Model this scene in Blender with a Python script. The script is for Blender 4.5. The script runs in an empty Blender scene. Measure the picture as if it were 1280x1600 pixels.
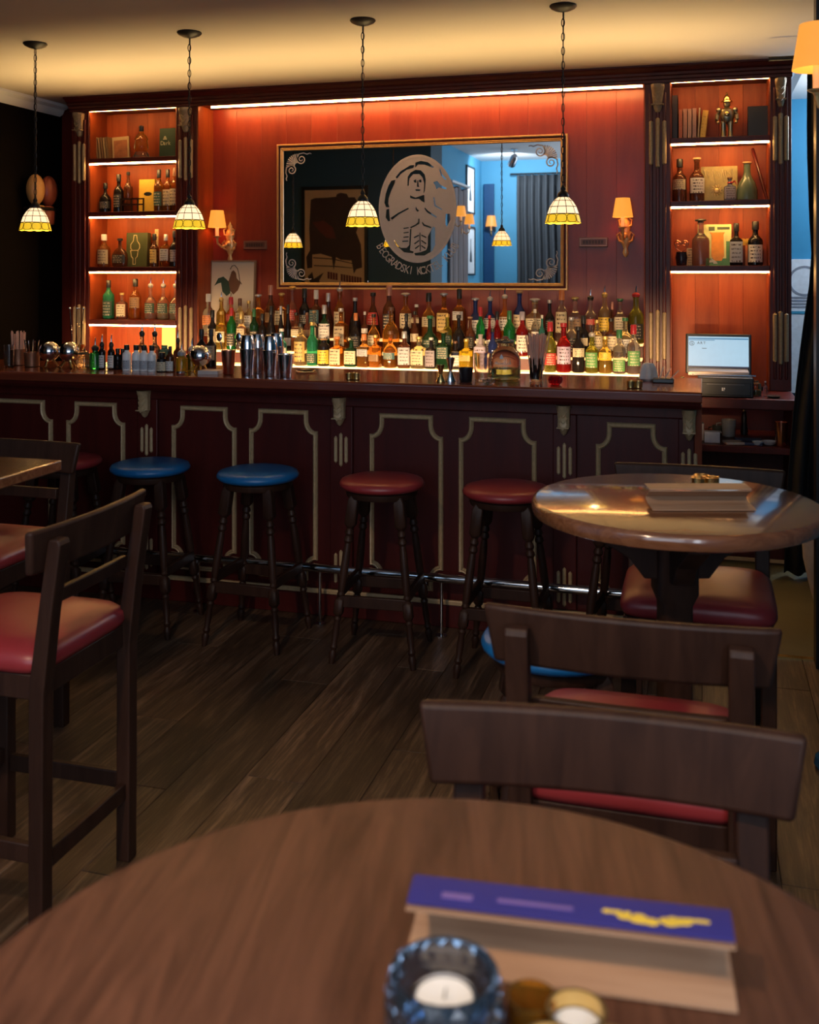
import bpy, math, random
from mathutils import Vector, Matrix
R = math.radians
random.seed(7)
S = bpy.context.scene
COL = S.collection

# ------------------------------------------------------------------ camera
cam = bpy.data.objects.new('camera', bpy.data.cameras.new('camera'))
COL.objects.link(cam)
cam.location = (0, 0, 1.60)
cam.rotation_euler = (R(90), 0, R(15.945))
cam.data.sensor_fit = 'HORIZONTAL'
cam.data.sensor_width = 36
cam.data.lens = 45.0
cam.data.shift_y = -0.2906
cam.data.clip_start = .05
cam.data.dof.use_dof = True
cam.data.dof.focus_distance = 5.2
cam.data.dof.aperture_fstop = 7.0
S.camera = cam

# ------------------------------------------------------------------ world, exposure
W = bpy.data.worlds.new('world'); S.world = W; W.use_nodes = True
W.node_tree.nodes['Background'].inputs[0].default_value = (.55, .75, 1, 1)
W.node_tree.nodes['Background'].inputs[1].default_value = .6
S.view_settings.view_transform = 'Standard'
S.view_settings.look = 'None'
S.view_settings.gamma = 1
S.view_settings.use_curve_mapping = False
S.view_settings.exposure = 0.0
S.cycles.caustics_reflective = False
S.cycles.caustics_refractive = False
S.cycles.max_bounces = 10
S.cycles.transmission_bounces = 8
S.cycles.transparent_max_bounces = 10
S.cycles.sample_clamp_indirect = 4.0
S.cycles.use_denoising = True


def light(name, kind, loc, power, color, size=None, aim=None, spread=None, spot=None, radius=None):
    d = bpy.data.lights.new(name, kind)
    d.energy = power; d.color = color
    if kind == 'AREA':
        d.shape = 'RECTANGLE'; d.size, d.size_y = size
        if spread: d.spread = R(spread)
    if kind == 'SPOT':
        d.spot_size = R(spot); d.spot_blend = .5
    if radius is not None and kind != 'AREA': d.shadow_soft_size = radius
    o = bpy.data.objects.new(name, d); COL.objects.link(o); o.location = loc
    if aim: o.rotation_euler = Vector(aim).to_track_quat('-Z', 'Y').to_euler()
    return o


DAY = (.80, .88, 1.0)
LED = (1.0, .50, .17)
light('window_daylight', 'AREA', (-.55, -1.80, 2.0), 33, DAY, (2.2, 1.9), aim=(0, 1, -.12))
light('side_window_daylight', 'AREA', (.94, -.75, 1.95), 62, DAY, (1.3, 1.8), aim=(-1, -.1, .05))

# ------------------------------------------------------------------ mesh helpers
class MB:
    def __init__(s): s.v = []; s.f = []
    def add(s, vs, fs):
        b = len(s.v); s.v += [tuple(p) for p in vs]; s.f += [tuple(b + i for i in f) for f in fs]; return s
    def box(s, x0, x1, y0, y1, z0, z1):
        return s.add([(x0, y0, z0), (x1, y0, z0), (x1, y1, z0), (x0, y1, z0), (x0, y0, z1), (x1, y0, z1), (x1, y1, z1), (x0, y1, z1)],
                     [(3, 2, 1, 0), (4, 5, 6, 7), (0, 1, 5, 4), (1, 2, 6, 5), (2, 3, 7, 6), (3, 0, 4, 7)])
    def lathe(s, prof, c=(0, 0, 0), seg=20, sx=1, sy=1, n=2.0, close=True, M=None, a0=0, flute=None):
        """prof: (radius, height[, squareness]); a superellipse cross-section, capped at both ends"""
        vs = []; fs = []
        for p in prof:
            e = 2.0 / (p[2] if len(p) > 2 else n)
            for i in range(seg):
                a = a0 + 2 * math.pi * i / seg
                ca, sa = math.cos(a), math.sin(a)
                r = p[0] * (1 + (flute[1] * math.cos(flute[0] * a) if flute else 0))
                q = Vector((r * sx * math.copysign(abs(ca) ** e, ca), r * sy * math.copysign(abs(sa) ** e, sa), p[1]))
                if M is not None: q = M @ q
                vs.append((q.x + c[0], q.y + c[1], q.z + c[2]))
        m = len(prof)
        for k in range(m - 1):
            for i in range(seg):
                j = (i + 1) % seg
                fs.append((k * seg + i, k * seg + j, (k + 1) * seg + j, (k + 1) * seg + i))
        if close:
            fs.append(tuple(range(seg - 1, -1, -1))); fs.append(tuple((m - 1) * seg + i for i in range(seg)))
        return s.add(vs, fs)
    def turned(s, p0, p1, prof, seg=12):
        """a lathe run along the axis p0-p1; prof: (radius, share of the length[, squareness])"""
        a, b = Vector(p0), Vector(p1); d = b - a
        q = d.to_track_quat('Z', 'Y').to_matrix()
        if abs(d.normalized().z) > .8:
            z = d.normalized(); x = Vector((1, 0, 0)); x = (x - z * x.dot(z)).normalized(); y = z.cross(x)
            q = Matrix((x, y, z)).transposed()
        return s.lathe([(p[0], p[1] * d.length) + tuple(p[2:]) for p in prof], p0, seg, M=q, a0=math.pi / seg if seg == 4 else 0)
    def tube(s, pts, r, seg=8, closed=False):
        pts = [Vector(p) for p in pts]; n = len(pts); vs = []; fs = []
        rr = r if isinstance(r, (list, tuple)) else [r] * n
        up = Vector((0, 0, 1))
        for i, p in enumerate(pts):
            t = (pts[(i + 1) % n] - pts[i - 1]) if closed else pts[min(i + 1, n - 1)] - pts[max(i - 1, 0)]
            t.normalize()
            u = up if abs(t.dot(up)) < .95 else Vector((0, 1, 0))
            x = t.cross(u).normalized(); y = x.cross(t)
            for k in range(seg):
                a = 2 * math.pi * k / seg
                vs.append(p + x * (rr[i] * math.cos(a)) + y * (rr[i] * math.sin(a)))
        for i in range(n if closed else n - 1):
            for k in range(seg):
                l = (k + 1) % seg; j = (i + 1) % n
                fs.append((i * seg + k, i * seg + l, j * seg + l, j * seg + k))
        if not closed:
            fs.append(tuple(range(seg - 1, -1, -1))); fs.append(tuple((n - 1) * seg + k for k in range(seg)))
        return s.add(vs, fs)
    def prism(s, poly, y0, y1, axis='y'):
        """a polygon in x,z pulled from y0 to y1 (axis z: polygon in x,y)"""
        n = len(poly)
        f = (lambda p, t: (p[0], t, p[1])) if axis == 'y' else ((lambda p, t: (p[0], p[1], t)) if axis == 'z' else (lambda p, t: (t, p[0], p[1])))
        return s.add([f(p, y0) for p in poly] + [f(p, y1) for p in poly],
                     [tuple(range(n)), tuple(range(2 * n - 1, n - 1, -1))] + [(i, i + n, (i + 1) % n + n, (i + 1) % n) for i in range(n)])
    def sweep(s, path, sec, closed=True):
        """section (out, height) swept along a path in the x,z plane; height goes towards -y"""
        n = len(path); vs = []; fs = []; m = len(sec)
        P = [Vector(p) for p in path]
        for i in range(n):
            a = (P[i] - P[i - 1]).normalized() if (closed or i) else (P[1] - P[0]).normalized()
            b = (P[(i + 1) % n] - P[i]).normalized() if (closed or i < n - 1) else a
            na, nb = Vector((-a.y, a.x)), Vector((-b.y, b.x))
            mm = (na + nb)
            mm = mm / max(.35, mm.length_squared / 2) if mm.length > 1e-6 else na
            for o, h in sec: vs.append((P[i].x + mm.x * o, -h, P[i].y + mm.y * o))
        for i in range(n if closed else n - 1):
            j = (i + 1) % n
            for k in range(m):
                l = (k + 1) % m
                fs.append((i * m + k, j * m + k, j * m + l, i * m + l))
        if not closed: fs += [tuple(range(m)), tuple(range((n - 1) * m + m - 1, (n - 1) * m - 1, -1))]
        return s.add(vs, fs)
    def ball(s, c, r, sx=1, sy=1, sz=1, seg=16, rings=10):
        pr = [(max(1e-4, r * math.sin(math.pi * k / rings)), -r * sz * math.cos(math.pi * k / rings)) for k in range(rings + 1)]
        return s.lathe(pr, c, seg, sx, sy)


def mesh(name, mb, smooth=35, M=None):
    me = bpy.data.meshes.new(name)
    me.from_pydata(mb.v, [], mb.f)
    me.update()
    import bmesh
    b = bmesh.new(); b.from_mesh(me); bmesh.ops.recalc_face_normals(b, faces=b.faces); b.to_mesh(me); b.free()
    if M is not None: me.transform(M)
    if smooth:
        me.shade_smooth(); me.set_sharp_from_angle(angle=R(smooth))
    return me


def obj(name, mb, mat, parent=None, smooth=35, bevel=0, loc=None, rot=None, seg=2):
    me = mesh(name, mb, smooth) if isinstance(mb, MB) else mb
    o = bpy.data.objects.new(name, me); COL.objects.link(o)
    if mat is not None and not me.materials: me.materials.append(mat)
    if parent: o.parent = parent
    if loc: o.location = loc
    if rot: o.rotation_euler = rot
    if bevel:
        md = o.modifiers.new('bevel', 'BEVEL'); md.width = bevel; md.segments = seg; md.limit_method = 'ANGLE'; md.angle_limit = R(40)
        md.harden_normals = False
    return o


def tag(o, label, cat, group=None, kind=None):
    if label: o['label'] = label
    if cat: o['category'] = cat
    if group: o['group'] = group
    if kind: o['kind'] = kind
    return o


def thing(name, label, cat, loc=(0, 0, 0), rz=0, group=None, kind=None, rot=None):
    o = bpy.data.objects.new(name, None); COL.objects.link(o)
    o.location = loc; o.rotation_euler = rot or (0, 0, rz); o.empty_display_size = .05
    return tag(o, label, cat, group, kind)


def copy_tree(o, loc, rz=0, label=None, group=None, swap=None):
    def cp(a, par):
        c = a.copy(); COL.objects.link(c)
        if par: c.parent = par
        if swap and a.type == 'MESH' and a.data.materials and a.data.materials[0] in swap:
            c.data = a.data.copy(); c.data.materials[0] = swap[a.data.materials[0]]
        for ch in a.children: cp(ch, c)
        return c
    r = cp(o, None); r.location = loc; r.rotation_euler = (0, 0, rz)
    if label: r['label'] = label
    if group: r['group'] = group
    return r


# ------------------------------------------------------------------ materials
def new_mat(name):
    m = bpy.data.materials.new(name); m.use_nodes = True
    nt = m.node_tree; return m, nt, nt.nodes['Principled BSDF']


def c4(c): return tuple(c) + (1,) if len(c) == 3 else tuple(c)


def plain(name, col, rough=.5, metal=0, var=.18, scale=30, bump=0, coat=0, spec=.5, sheen=0):
    m, nt, p = new_mat(name); N, L = nt.nodes, nt.links
    tc = N.new('ShaderNodeTexCoord'); nz = N.new('ShaderNodeTexNoise'); nz.inputs['Scale'].default_value = scale; nz.inputs['Detail'].default_value = 3
    L.new(tc.outputs['Object'], nz.inputs['Vector'])
    mx = N.new('ShaderNodeMix'); mx.data_type = 'RGBA'
    mx.inputs[6].default_value = c4([x * (1 - var) for x in col]); mx.inputs[7].default_value = c4([min(1, x * (1 + var)) for x in col])
    L.new(nz.outputs['Fac'], mx.inputs[0]); L.new(mx.outputs[2], p.inputs['Base Color'])
    p.inputs['Roughness'].default_value = rough; p.inputs['Metallic'].default_value = metal
    p.inputs['Specular IOR Level'].default_value = spec
    if coat: p.inputs['Coat Weight'].default_value = coat; p.inputs['Coat Roughness'].default_value = .1
    if bump:
        b = N.new('ShaderNodeBump'); b.inputs['Strength'].default_value = bump; b.inputs['Distance'].default_value = .004
        L.new(nz.outputs['Fac'], b.inputs['Height']); L.new(b.outputs[0], p.inputs['Normal'])
    return m


def wood(name, a, b, stretch=(30, 30, 2.5), rough=.35, coat=0, rnd=.0, bump=.1, fig=.6, spec=.5):
    """streaky grain; rnd shifts the tone board by board"""
    m, nt, p = new_mat(name); N, L = nt.nodes, nt.links
    tc = N.new('ShaderNodeTexCoord'); oi = N.new('ShaderNodeObjectInfo')
    add = N.new('ShaderNodeVectorMath'); add.operation = 'ADD'
    sc = N.new('ShaderNodeVectorMath'); sc.operation = 'SCALE'; sc.inputs['Scale'].default_value = 13
    cx = N.new('ShaderNodeCombineXYZ')
    for i in range(3): L.new(oi.outputs['Random'], cx.inputs[i])
    L.new(cx.outputs[0], sc.inputs[0]); L.new(tc.outputs['Object'], add.inputs[0]); L.new(sc.outputs[0], add.inputs[1])
    mp = N.new('ShaderNodeMapping'); mp.inputs['Scale'].default_value = stretch; L.new(add.outputs[0], mp.inputs['Vector'])
    nz = N.new('ShaderNodeTexNoise'); nz.inputs['Scale'].default_value = 1; nz.inputs['Detail'].default_value = 6; nz.inputs['Roughness'].default_value = .65
    nz.inputs['Distortion'].default_value = fig
    L.new(mp.outputs[0], nz.inputs['Vector'])
    rp = N.new('ShaderNodeValToRGB'); rp.color_ramp.elements[0].position = .3; rp.color_ramp.elements[1].position = .7
    rp.color_ramp.elements[0].color = c4(a); rp.color_ramp.elements[1].color = c4(b)
    L.new(nz.outputs['Fac'], rp.inputs[0])
    hs = N.new('ShaderNodeHueSaturation'); mr = N.new('ShaderNodeMapRange')
    mr.inputs['To Min'].default_value = 1 - rnd; mr.inputs['To Max'].default_value = 1 + rnd
    L.new(oi.outputs['Random'], mr.inputs['Value']); L.new(mr.outputs[0], hs.inputs['Value']); L.new(rp.outputs[0], hs.inputs['Color'])
    L.new(hs.outputs[0], p.inputs['Base Color'])
    p.inputs['Roughness'].default_value = rough; p.inputs['Specular IOR Level'].default_value = spec
    if coat: p.inputs['Coat Weight'].default_value = coat; p.inputs['Coat Roughness'].default_value = .08
    if bump:
        bm = N.new('ShaderNodeBump'); bm.inputs['Strength'].default_value = bump; bm.inputs['Distance'].default_value = .002
        L.new(nz.outputs['Fac'], bm.inputs['Height']); L.new(bm.outputs[0], p.inputs['Normal'])
    return m


def emit(name, col, strength, body=(.8, .8, .8), var=0):
    m, nt, p = new_mat(name)
    p.inputs['Base Color'].default_value = c4(body); p.inputs['Roughness'].default_value = .5
    p.inputs['Emission Color'].default_value = c4(col); p.inputs['Emission Strength'].default_value = strength
    if var:
        N, L = nt.nodes, nt.links
        tc = N.new('ShaderNodeTexCoord'); nz = N.new('ShaderNodeTexNoise'); nz.inputs['Scale'].default_value = 25
        L.new(tc.outputs['Object'], nz.inputs['Vector'])
        mr = N.new('ShaderNodeMapRange'); mr.inputs['To Min'].default_value = strength * (1 - var); mr.inputs['To Max'].default_value = strength * (1 + var)
        L.new(nz.outputs['Fac'], mr.inputs['Value']); L.new(mr.outputs[0], p.inputs['Emission Strength'])
    return m


GL = {}
def glass(col, trans=.85, rough=.06, ior=1.3):
    k = (tuple(col), trans, rough)
    if k not in GL:
        m, nt, p = new_mat('glass_%d' % len(GL))
        p.inputs['Base Color'].default_value = c4(col); p.inputs['Transmission Weight'].default_value = trans
        p.inputs['Roughness'].default_value = rough; p.inputs['IOR'].default_value = ior
        N, L = nt.nodes, nt.links
        nz = N.new('ShaderNodeTexNoise'); nz.inputs['Scale'].default_value = 14
        tc = N.new('ShaderNodeTexCoord'); L.new(tc.outputs['Object'], nz.inputs['Vector'])
        mr = N.new('ShaderNodeMapRange'); mr.inputs['To Min'].default_value = max(.01, rough - .03); mr.inputs['To Max'].default_value = rough + .04
        L.new(nz.outputs['Fac'], mr.inputs['Value']); L.new(mr.outputs[0], p.inputs['Roughness'])
        GL[k] = m
    return GL[k]


PP = {}
def paper(col, ink=(.05, .03, .03), lines=7, amount=.5):
    """printed paper: rows of small dark marks on a ground colour"""
    k = (tuple(col), tuple(ink), lines, amount)
    if k in PP: return PP[k]
    m, nt, p = new_mat('paper_%d' % len(PP)); N, L = nt.nodes, nt.links
    tc = N.new('ShaderNodeTexCoord'); sp = N.new('ShaderNodeSeparateXYZ'); L.new(tc.outputs['Generated'], sp.inputs[0])
    def math_(op, a, b=None):
        n = N.new('ShaderNodeMath'); n.operation = op
        for i, x in enumerate((a, b)):
            if x is None: continue
            if isinstance(x, (int, float)): n.inputs[i].default_value = x
            else: L.new(x, n.inputs[i])
        return n.outputs[0]
    row = math_('GREATER_THAN', math_('SINE', math_('MULTIPLY', sp.outputs['Z'], lines * 6.283)), .25)
    nz = N.new('ShaderNodeTexNoise'); mp = N.new('ShaderNodeMapping'); mp.inputs['Scale'].default_value = (16, 3, lines * .9)
    L.new(tc.outputs['Generated'], mp.inputs[0]); L.new(mp.outputs[0], nz.inputs['Vector']); nz.inputs['Scale'].default_value = 1
    on = math_('GREATER_THAN', nz.outputs['Fac'], 1 - amount)
    ed = math_('MULTIPLY', math_('GREATER_THAN', sp.outputs['X'], .14), math_('LESS_THAN', sp.outputs['X'], .86))
    fac = math_('MULTIPLY', math_('MULTIPLY', row, on), ed)
    mx = N.new('ShaderNodeMix'); mx.data_type = 'RGBA'; mx.inputs[6].default_value = c4(col); mx.inputs[7].default_value = c4(ink)
    L.new(fac, mx.inputs[0]); L.new(mx.outputs[2], p.inputs['Base Color']); p.inputs['Roughness'].default_value = .55
    PP[k] = m; return m


def floor_wood():
    """smoked oak: pale scratchy grain over dark boards, each board a tone of its own"""
    m, nt, p = new_mat('floor_plank_wood'); N, L = nt.nodes, nt.links
    tc = N.new('ShaderNodeTexCoord'); oi = N.new('ShaderNodeObjectInfo')
    cx = N.new('ShaderNodeCombineXYZ')
    for i in range(3): L.new(oi.outputs['Random'], cx.inputs[i])
    sc = N.new('ShaderNodeVectorMath'); sc.operation = 'SCALE'; sc.inputs['Scale'].default_value = 17; L.new(cx.outputs[0], sc.inputs[0])
    ad = N.new('ShaderNodeVectorMath'); ad.operation = 'ADD'; L.new(tc.outputs['Object'], ad.inputs[0]); L.new(sc.outputs[0], ad.inputs[1])
    def nz(scale, det, rough, dist):
        mp = N.new('ShaderNodeMapping'); mp.inputs['Scale'].default_value = scale; L.new(ad.outputs[0], mp.inputs[0])
        n = N.new('ShaderNodeTexNoise'); n.inputs['Scale'].default_value = 1; n.inputs['Detail'].default_value = det
        n.inputs['Roughness'].default_value = rough; n.inputs['Distortion'].default_value = dist; L.new(mp.outputs[0], n.inputs['Vector']); return n.outputs['Fac']
    a = nz((9, 1.1, 4), 5, .6, 2.0); b_ = nz((70, 3.5, 10), 6, .8, .5)
    mu = N.new('ShaderNodeMath'); mu.operation = 'MULTIPLY_ADD'; mu.inputs[1].default_value = .6; L.new(b_, mu.inputs[0])
    m2 = N.new('ShaderNodeMath'); m2.operation = 'MULTIPLY'; m2.inputs[1].default_value = .4; L.new(a, m2.inputs[0]); L.new(m2.outputs[0], mu.inputs[2])
    rp = N.new('ShaderNodeValToRGB'); e = rp.color_ramp.elements
    e[0].position = .36; e[0].color = (.028, .015, .009, 1); e[1].position = .66; e[1].color = (.25, .155, .095, 1)
    k = e.new(.50); k.color = (.080, .045, .026, 1)
    L.new(mu.outputs[0], rp.inputs[0])
    hs = N.new('ShaderNodeHueSaturation'); mr = N.new('ShaderNodeMapRange'); mr.inputs['To Min'].default_value = .62; mr.inputs['To Max'].default_value = 1.35
    L.new(oi.outputs['Random'], mr.inputs['Value']); L.new(mr.outputs[0], hs.inputs['Value']); L.new(rp.outputs[0], hs.inputs['Color'])
    L.new(hs.outputs[0], p.inputs['Base Color']); p.inputs['Roughness'].default_value = .42
    bm = N.new('ShaderNodeBump'); bm.inputs['Strength'].default_value = .2; bm.inputs['Distance'].default_value = .002
    L.new(mu.outputs[0], bm.inputs['Height']); L.new(bm.outputs[0], p.inputs['Normal'])
    return m


M_ = {}
M_['cherry'] = wood('cherry_wood', (.20, .030, .009), (.37, .078, .018), (9, 9, 1.1), .46, rnd=.16, fig=.3, spec=.25)
M_['mahogany'] = wood('mahogany', (.058, .0075, .0065), (.098, .012, .009), (12, 12, 1.2), .40, rnd=.06, bump=.05, spec=.3)
M_['bar_top'] = wood('bar_top_wood', (.13, .024, .012), (.24, .050, .022), (1.2, 26, 26), .20, coat=.5, bump=.03)
M_['walnut'] = wood('walnut', (.022, .0092, .006), (.048, .021, .013), (26, 26, 3), .45, rnd=.10, spec=.22)
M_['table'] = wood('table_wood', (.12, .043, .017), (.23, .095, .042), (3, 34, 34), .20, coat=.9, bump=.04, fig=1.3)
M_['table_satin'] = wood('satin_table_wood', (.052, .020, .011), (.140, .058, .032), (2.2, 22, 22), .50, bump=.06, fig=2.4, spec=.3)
M_['plank'] = floor_wood()
M_['gold'] = plain('aged_gold_paint', (.60, .41, .22), .42, .12, .25, 60, .2)
M_['gold_dim'] = plain('dull_bronze_paint', (.34, .24, .13), .5, .15, .3, 70, .3)
M_['frame_gold'] = plain('gilt_frame', (.80, .50, .19), .34, .35, .2, 40)
M_['red_vinyl'] = plain('red_vinyl', (.30, .030, .034), .36, 0, .1, 18, .05)
M_['blue_vinyl'] = plain('blue_vinyl', (.008, .13, .36), .34, 0, .1, 18, .05)
M_['chrome'] = plain('chrome', (.75, .75, .78), .12, 1, .05, 8)
M_['steel'] = plain('polished_steel', (.66, .66, .70), .13, 1, .06, 5)
M_['brass'] = plain('brass', (.70, .48, .18), .25, 1, .15, 20)
M_['copper'] = plain('copper', (.75, .34, .22), .22, 1, .12, 20)
M_['iron'] = plain('blackened_iron', (.015, .012, .011), .45, .4, .2, 40)
M_['black'] = plain('black_plastic', (.010, .010, .011), .38, 0, .1, 40)
M_['ceil'] = plain('ceiling_paint', (.58, .50, .42), .8, 0, .04, 4)
M_['white_paint'] = plain('white_paint', (.75, .75, .74), .7, 0, .04, 4)
M_['pale_blue'] = plain('pale_blue_paint', (.085, .33, .52), .65, 0, .06, 3)
M_['blue_wall'] = plain('blue_wall_paint', (.020, .21, .40), .65, 0, .08, 3)
M_['teal_wall'] = plain('dark_teal_wall_paint', (.020, .065, .095), .65, 0, .08, 3)
M_['olive'] = plain('olive_vinyl_floor', (.10, .085, .035), .5, 0, .2, 9)
M_['curtain'] = plain('black_curtain', (.007, .007, .008), .85, 0, .2, 60)
M_['grey_curtain'] = plain('grey_curtain', (.055, .062, .072), .85, 0, .2, 60)
M_['etch'] = plain('etched_glass', (.50, .47, .48), .7, 0, .05, 30)
M_['cork'] = plain('cork', (.42, .25, .12), .8, 0, .3, 200, .2)
M_['candle'] = plain('candle_wax', (.85, .85, .82), .5, 0, .04, 20)
M_['straw'] = plain('kraft_straw', (.74, .43, .31), .6, 0, .2, 50)
M_['niche_wood'] = wood('niche_wood', (.17, .013, .009), (.28, .038, .014), (5, 9, .8), .38, rnd=.15, fig=.3)
M_['sconce_gold'] = plain('sconce_gilding', (.75, .48, .20), .32, .3, .2, 60, .2)
M_['led'] = emit('led_strip', (1.0, .54, .17), 78)

# ================================================================== the setting
def struct(name, mb, mat, label, cat, parent=None, **k):
    o = obj(name, mb, mat, parent, **k)
    if not parent: tag(o, label, cat, None, 'structure')
    return o


# floor: boards over a slab, running towards the bar
fl = struct('floor', MB().box(-4.6, 1.0, -1.95, 4.53, -.10, -.012), plain('subfloor', (.02, .014, .01), .8), 'dark brown wooden plank floor in front of the bar', 'floor')
PW = .20
PL = {}
def plank_mesh(L):
    L = round(L, 2)
    if L not in PL:
        w, b = PW / 2 - .0006, .0012
        me = mesh('plank', MB().add(
            [(-w, 0, -.012), (w, 0, -.012), (w, L - .0022, -.012), (-w, L - .0022, -.012), (-w, 0, -b), (w, 0, -b), (w, L - .0022, -b), (-w, L - .0022, -b),
             (-w + b, b, 0), (w - b, b, 0), (w - b, L - b - .0022, 0), (-w + b, L - b - .0022, 0)],
            [(0, 1, 5, 4), (1, 2, 6, 5), (2, 3, 7, 6), (3, 0, 4, 7), (4, 5, 9, 8), (5, 6, 10, 9), (6, 7, 11, 10), (7, 4, 8, 11), (8, 9, 10, 11)]), 0)
        me.materials.append(M_['plank']); PL[L] = me
    return PL[L]
for i in range(28):
    x = -4.6 + PW * (i + .5)
    y = -1.95; off = [.3, .9, .55, 1.2, .75][i % 5]; first = True
    while y < 4.50:
        L = off if first else 1.35
        first = False
        L = min(L, 4.53 - y)
        if L > .05: obj('plank', plank_mesh(L), None, fl, loc=(x, y, 0))
        y += L
f2 = struct('floor_2', MB().box(-4.6, 1.9, 4.55, 7.9, -.10, -.002), M_['olive'], 'olive vinyl floor of the passage beside the bar', 'floor')
tr = struct('trim_5', MB().box(.02, .46, 4.525, 4.555, -.02, .006), M_['brass'], 'brass threshold strip between plank floor and olive floor', 'threshold strip')

struct('ceiling', MB().box(-4.7, .6, 3.85, 6.75, 2.85, 2.95), M_['ceil'], 'warm lit plaster ceiling above the bar', 'ceiling')
struct('ceiling_2', MB().box(-4.7, 1.2, -2.1, 3.85, 3.30, 3.4), M_['white_paint'], 'white ceiling of the window side seen in the mirror', 'ceiling')
struct('ceiling_3', MB().box(.6, 2.0, 4.4, 8.0, 2.85, 2.95), M_['white_paint'], 'white ceiling of the side passage', 'ceiling')
struct('trim_6', MB().box(-4.6, .46, 3.80, 3.85, 2.85, 3.32), M_['white_paint'], 'white beam where the ceiling steps up', 'beam')

struct('wall_left', MB().box(-4.7, -4.6, 2.3, 6.7, 0, 3.3), plain('near_black_paint', (.004, .003, .003), .8, spec=.05), 'near-black left wall beside the bar', 'wall')
struct('trim_7', MB().prism([(-4.6, 2.77), (-4.6, 2.85), (-4.52, 2.85), (-4.525, 2.83), (-4.56, 2.815), (-4.575, 2.785)], 3.85, 6.62), M_['white_paint'], 'white ceiling moulding along the dark left wall', 'moulding')
struct('wall_rear_left', MB().box(-4.7, -2.87, 1.80, 2.30, 0, 3.3), M_['teal_wall'], 'dark teal wall with the framed poster, seen in the mirror', 'wall')
struct('wall_side', MB().box(-3.3, -3.2, -1.95, 1.80, 0, 3.30), M_['pale_blue'], 'pale lit blue wall with small pictures, seen in the mirror', 'wall')
# rear wall with a window opening, right wall of the window side with another
mb = MB().box(-4.7, -1.75, -2.1, -1.95, 0, 3.3).box(.65, 1.2, -2.1, -1.95, 0, 3.3).box(-1.75, .65, -2.1, -1.95, 0, 1.0).box(-1.75, .65, -2.1, -1.95, 3.0, 3.3)
struct('wall_rear', mb, M_['pale_blue'], 'bright blue wall behind the grey curtain, seen in the mirror', 'wall')
mb = MB().box(1.0, 1.12, -1.95, -1.45, 0, 3.3).box(1.0, 1.12, -.05, 1.80, 0, 3.3).box(1.0, 1.12, -1.45, -.05, 0, 1.0).box(1.0, 1.12, -1.45, -.05, 2.9, 3.3).box(.46, 1.0, 1.7, 1.8, 0, 3.3)
struct('wall_right_rear', mb, M_['blue_wall'], 'blue wall with the side window behind the camera', 'wall')
struct('wall_right', MB().box(.46, .60, 1.8, 4.44, 0, 3.3), M_['blue_wall'], 'blue wall on the right carrying the near sconce', 'wall')
struct('trim_8', MB().box(.445, .615, 4.44, 4.54, 0, 2.85), plain('black_trim', (.008, .007, .009), .4), 'black post at the end of the right wall', 'post')
struct('wall_passage', MB().box(.3, 2.0, 7.8, 7.9, 0, 2.85).box(1.8, 1.9, 4.4, 7.8, 0, 2.85).box(.6, 1.8, 4.38, 4.44, 0, 2.85), M_['blue_wall'], 'blue wall at the end of the side passage', 'wall')

def window(name, label, x0, x1, z0, z1, at, axis):
    w = thing(name, label, 'window', kind='structure')
    def bx(a0, a1, b0, b1, d0, d1, mbb):
        return mbb.box(a0, a1, at + d0, at + d1, b0, b1) if axis == 'y' else mbb.box(at + d0, at + d1, a0, a1, b0, b1)
    m = MB(); t = .06
    for a in ((x0, x1, z0, z0 + t), (x0, x1, z1 - t, z1), (x0, x0 + t, z0, z1), (x1 - t, x1, z0, z1), ((x0 + x1) / 2 - .03, (x0 + x1) / 2 + .03, z0, z1)):
        bx(a[0], a[1], a[2], a[3], -.04, .04, m)
    obj('window_frame', m, M_['white_paint'], w)
    bx(x0 + t, (x0 + x1) / 2, z0 + t, z1 - t, -.004, .004, m2 := MB()); obj('pane', m2, glass((.95, .97, 1), 1, .02), w)
    bx((x0 + x1) / 2, x1 - t, z0 + t, z1 - t, -.004, .004, m3 := MB()); obj('pane', m3, glass((.95, .97, 1), 1, .02), w)
window('window_1', 'wide white window behind the camera', -1.75, .65, 1.0, 3.0, -2.03, 'y')
window('window_2', 'white side window of the window side', -1.45, -.05, 1.0, 2.9, 1.06, 'x')

# back wall of the niche: red stained boards
wb = struct('wall_back', MB().box(-4.7, .505, 6.645, 6.75, 0, 2.85), M_['mahogany'], 'red stained wooden back wall of the bar niche', 'wall')
NX0, NX1 = -3.35, -0.334
nb = 16
for i in range(nb):
    a = NX0 - .0 + (NX1 - NX0) * i / nb; b = NX0 + (NX1 - NX0) * (i + 1) / nb
    obj('wood_panel', MB().box(a + .0003, b - .0003, 6.62, 6.645, .91, 2.77), M_['niche_wood'], wb, bevel=.0006, seg=1)

# cornice over the whole back bar
cx0, cx1 = -4.345, 0.508
prof = [(6.64, 2.765), (6.405, 2.765), (6.395, 2.755), (6.365, 2.755), (6.365, 2.772), (6.35, 2.776), (6.35, 2.792), (6.335, 2.797), (6.335, 2.812), (6.315, 2.82), (6.300, 2.836), (6.285, 2.84), (6.285, 2.85), (6.64, 2.85)]
struct('trim_1', MB().prism(prof, cx0, cx1, 'x'), M_['mahogany'], 'dark stepped wooden cornice over the back bar', 'cornice', smooth=0)


# ================================================================== shelving units of the back bar
def rods(parent, xs, y, z0, z1, r=.012, mat='gold_dim', mid=.03):
    for i, x in enumerate(xs):
        e = mid if i == 1 else 0
        m = MB().lathe([(.002, z0 - e), (r, z0 - e + .008), (r, z1 + e - .008), (.002, z1 + e)], (x, y, 0), 10)
        obj('fluting_rod', m, M_[mat], parent)


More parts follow.
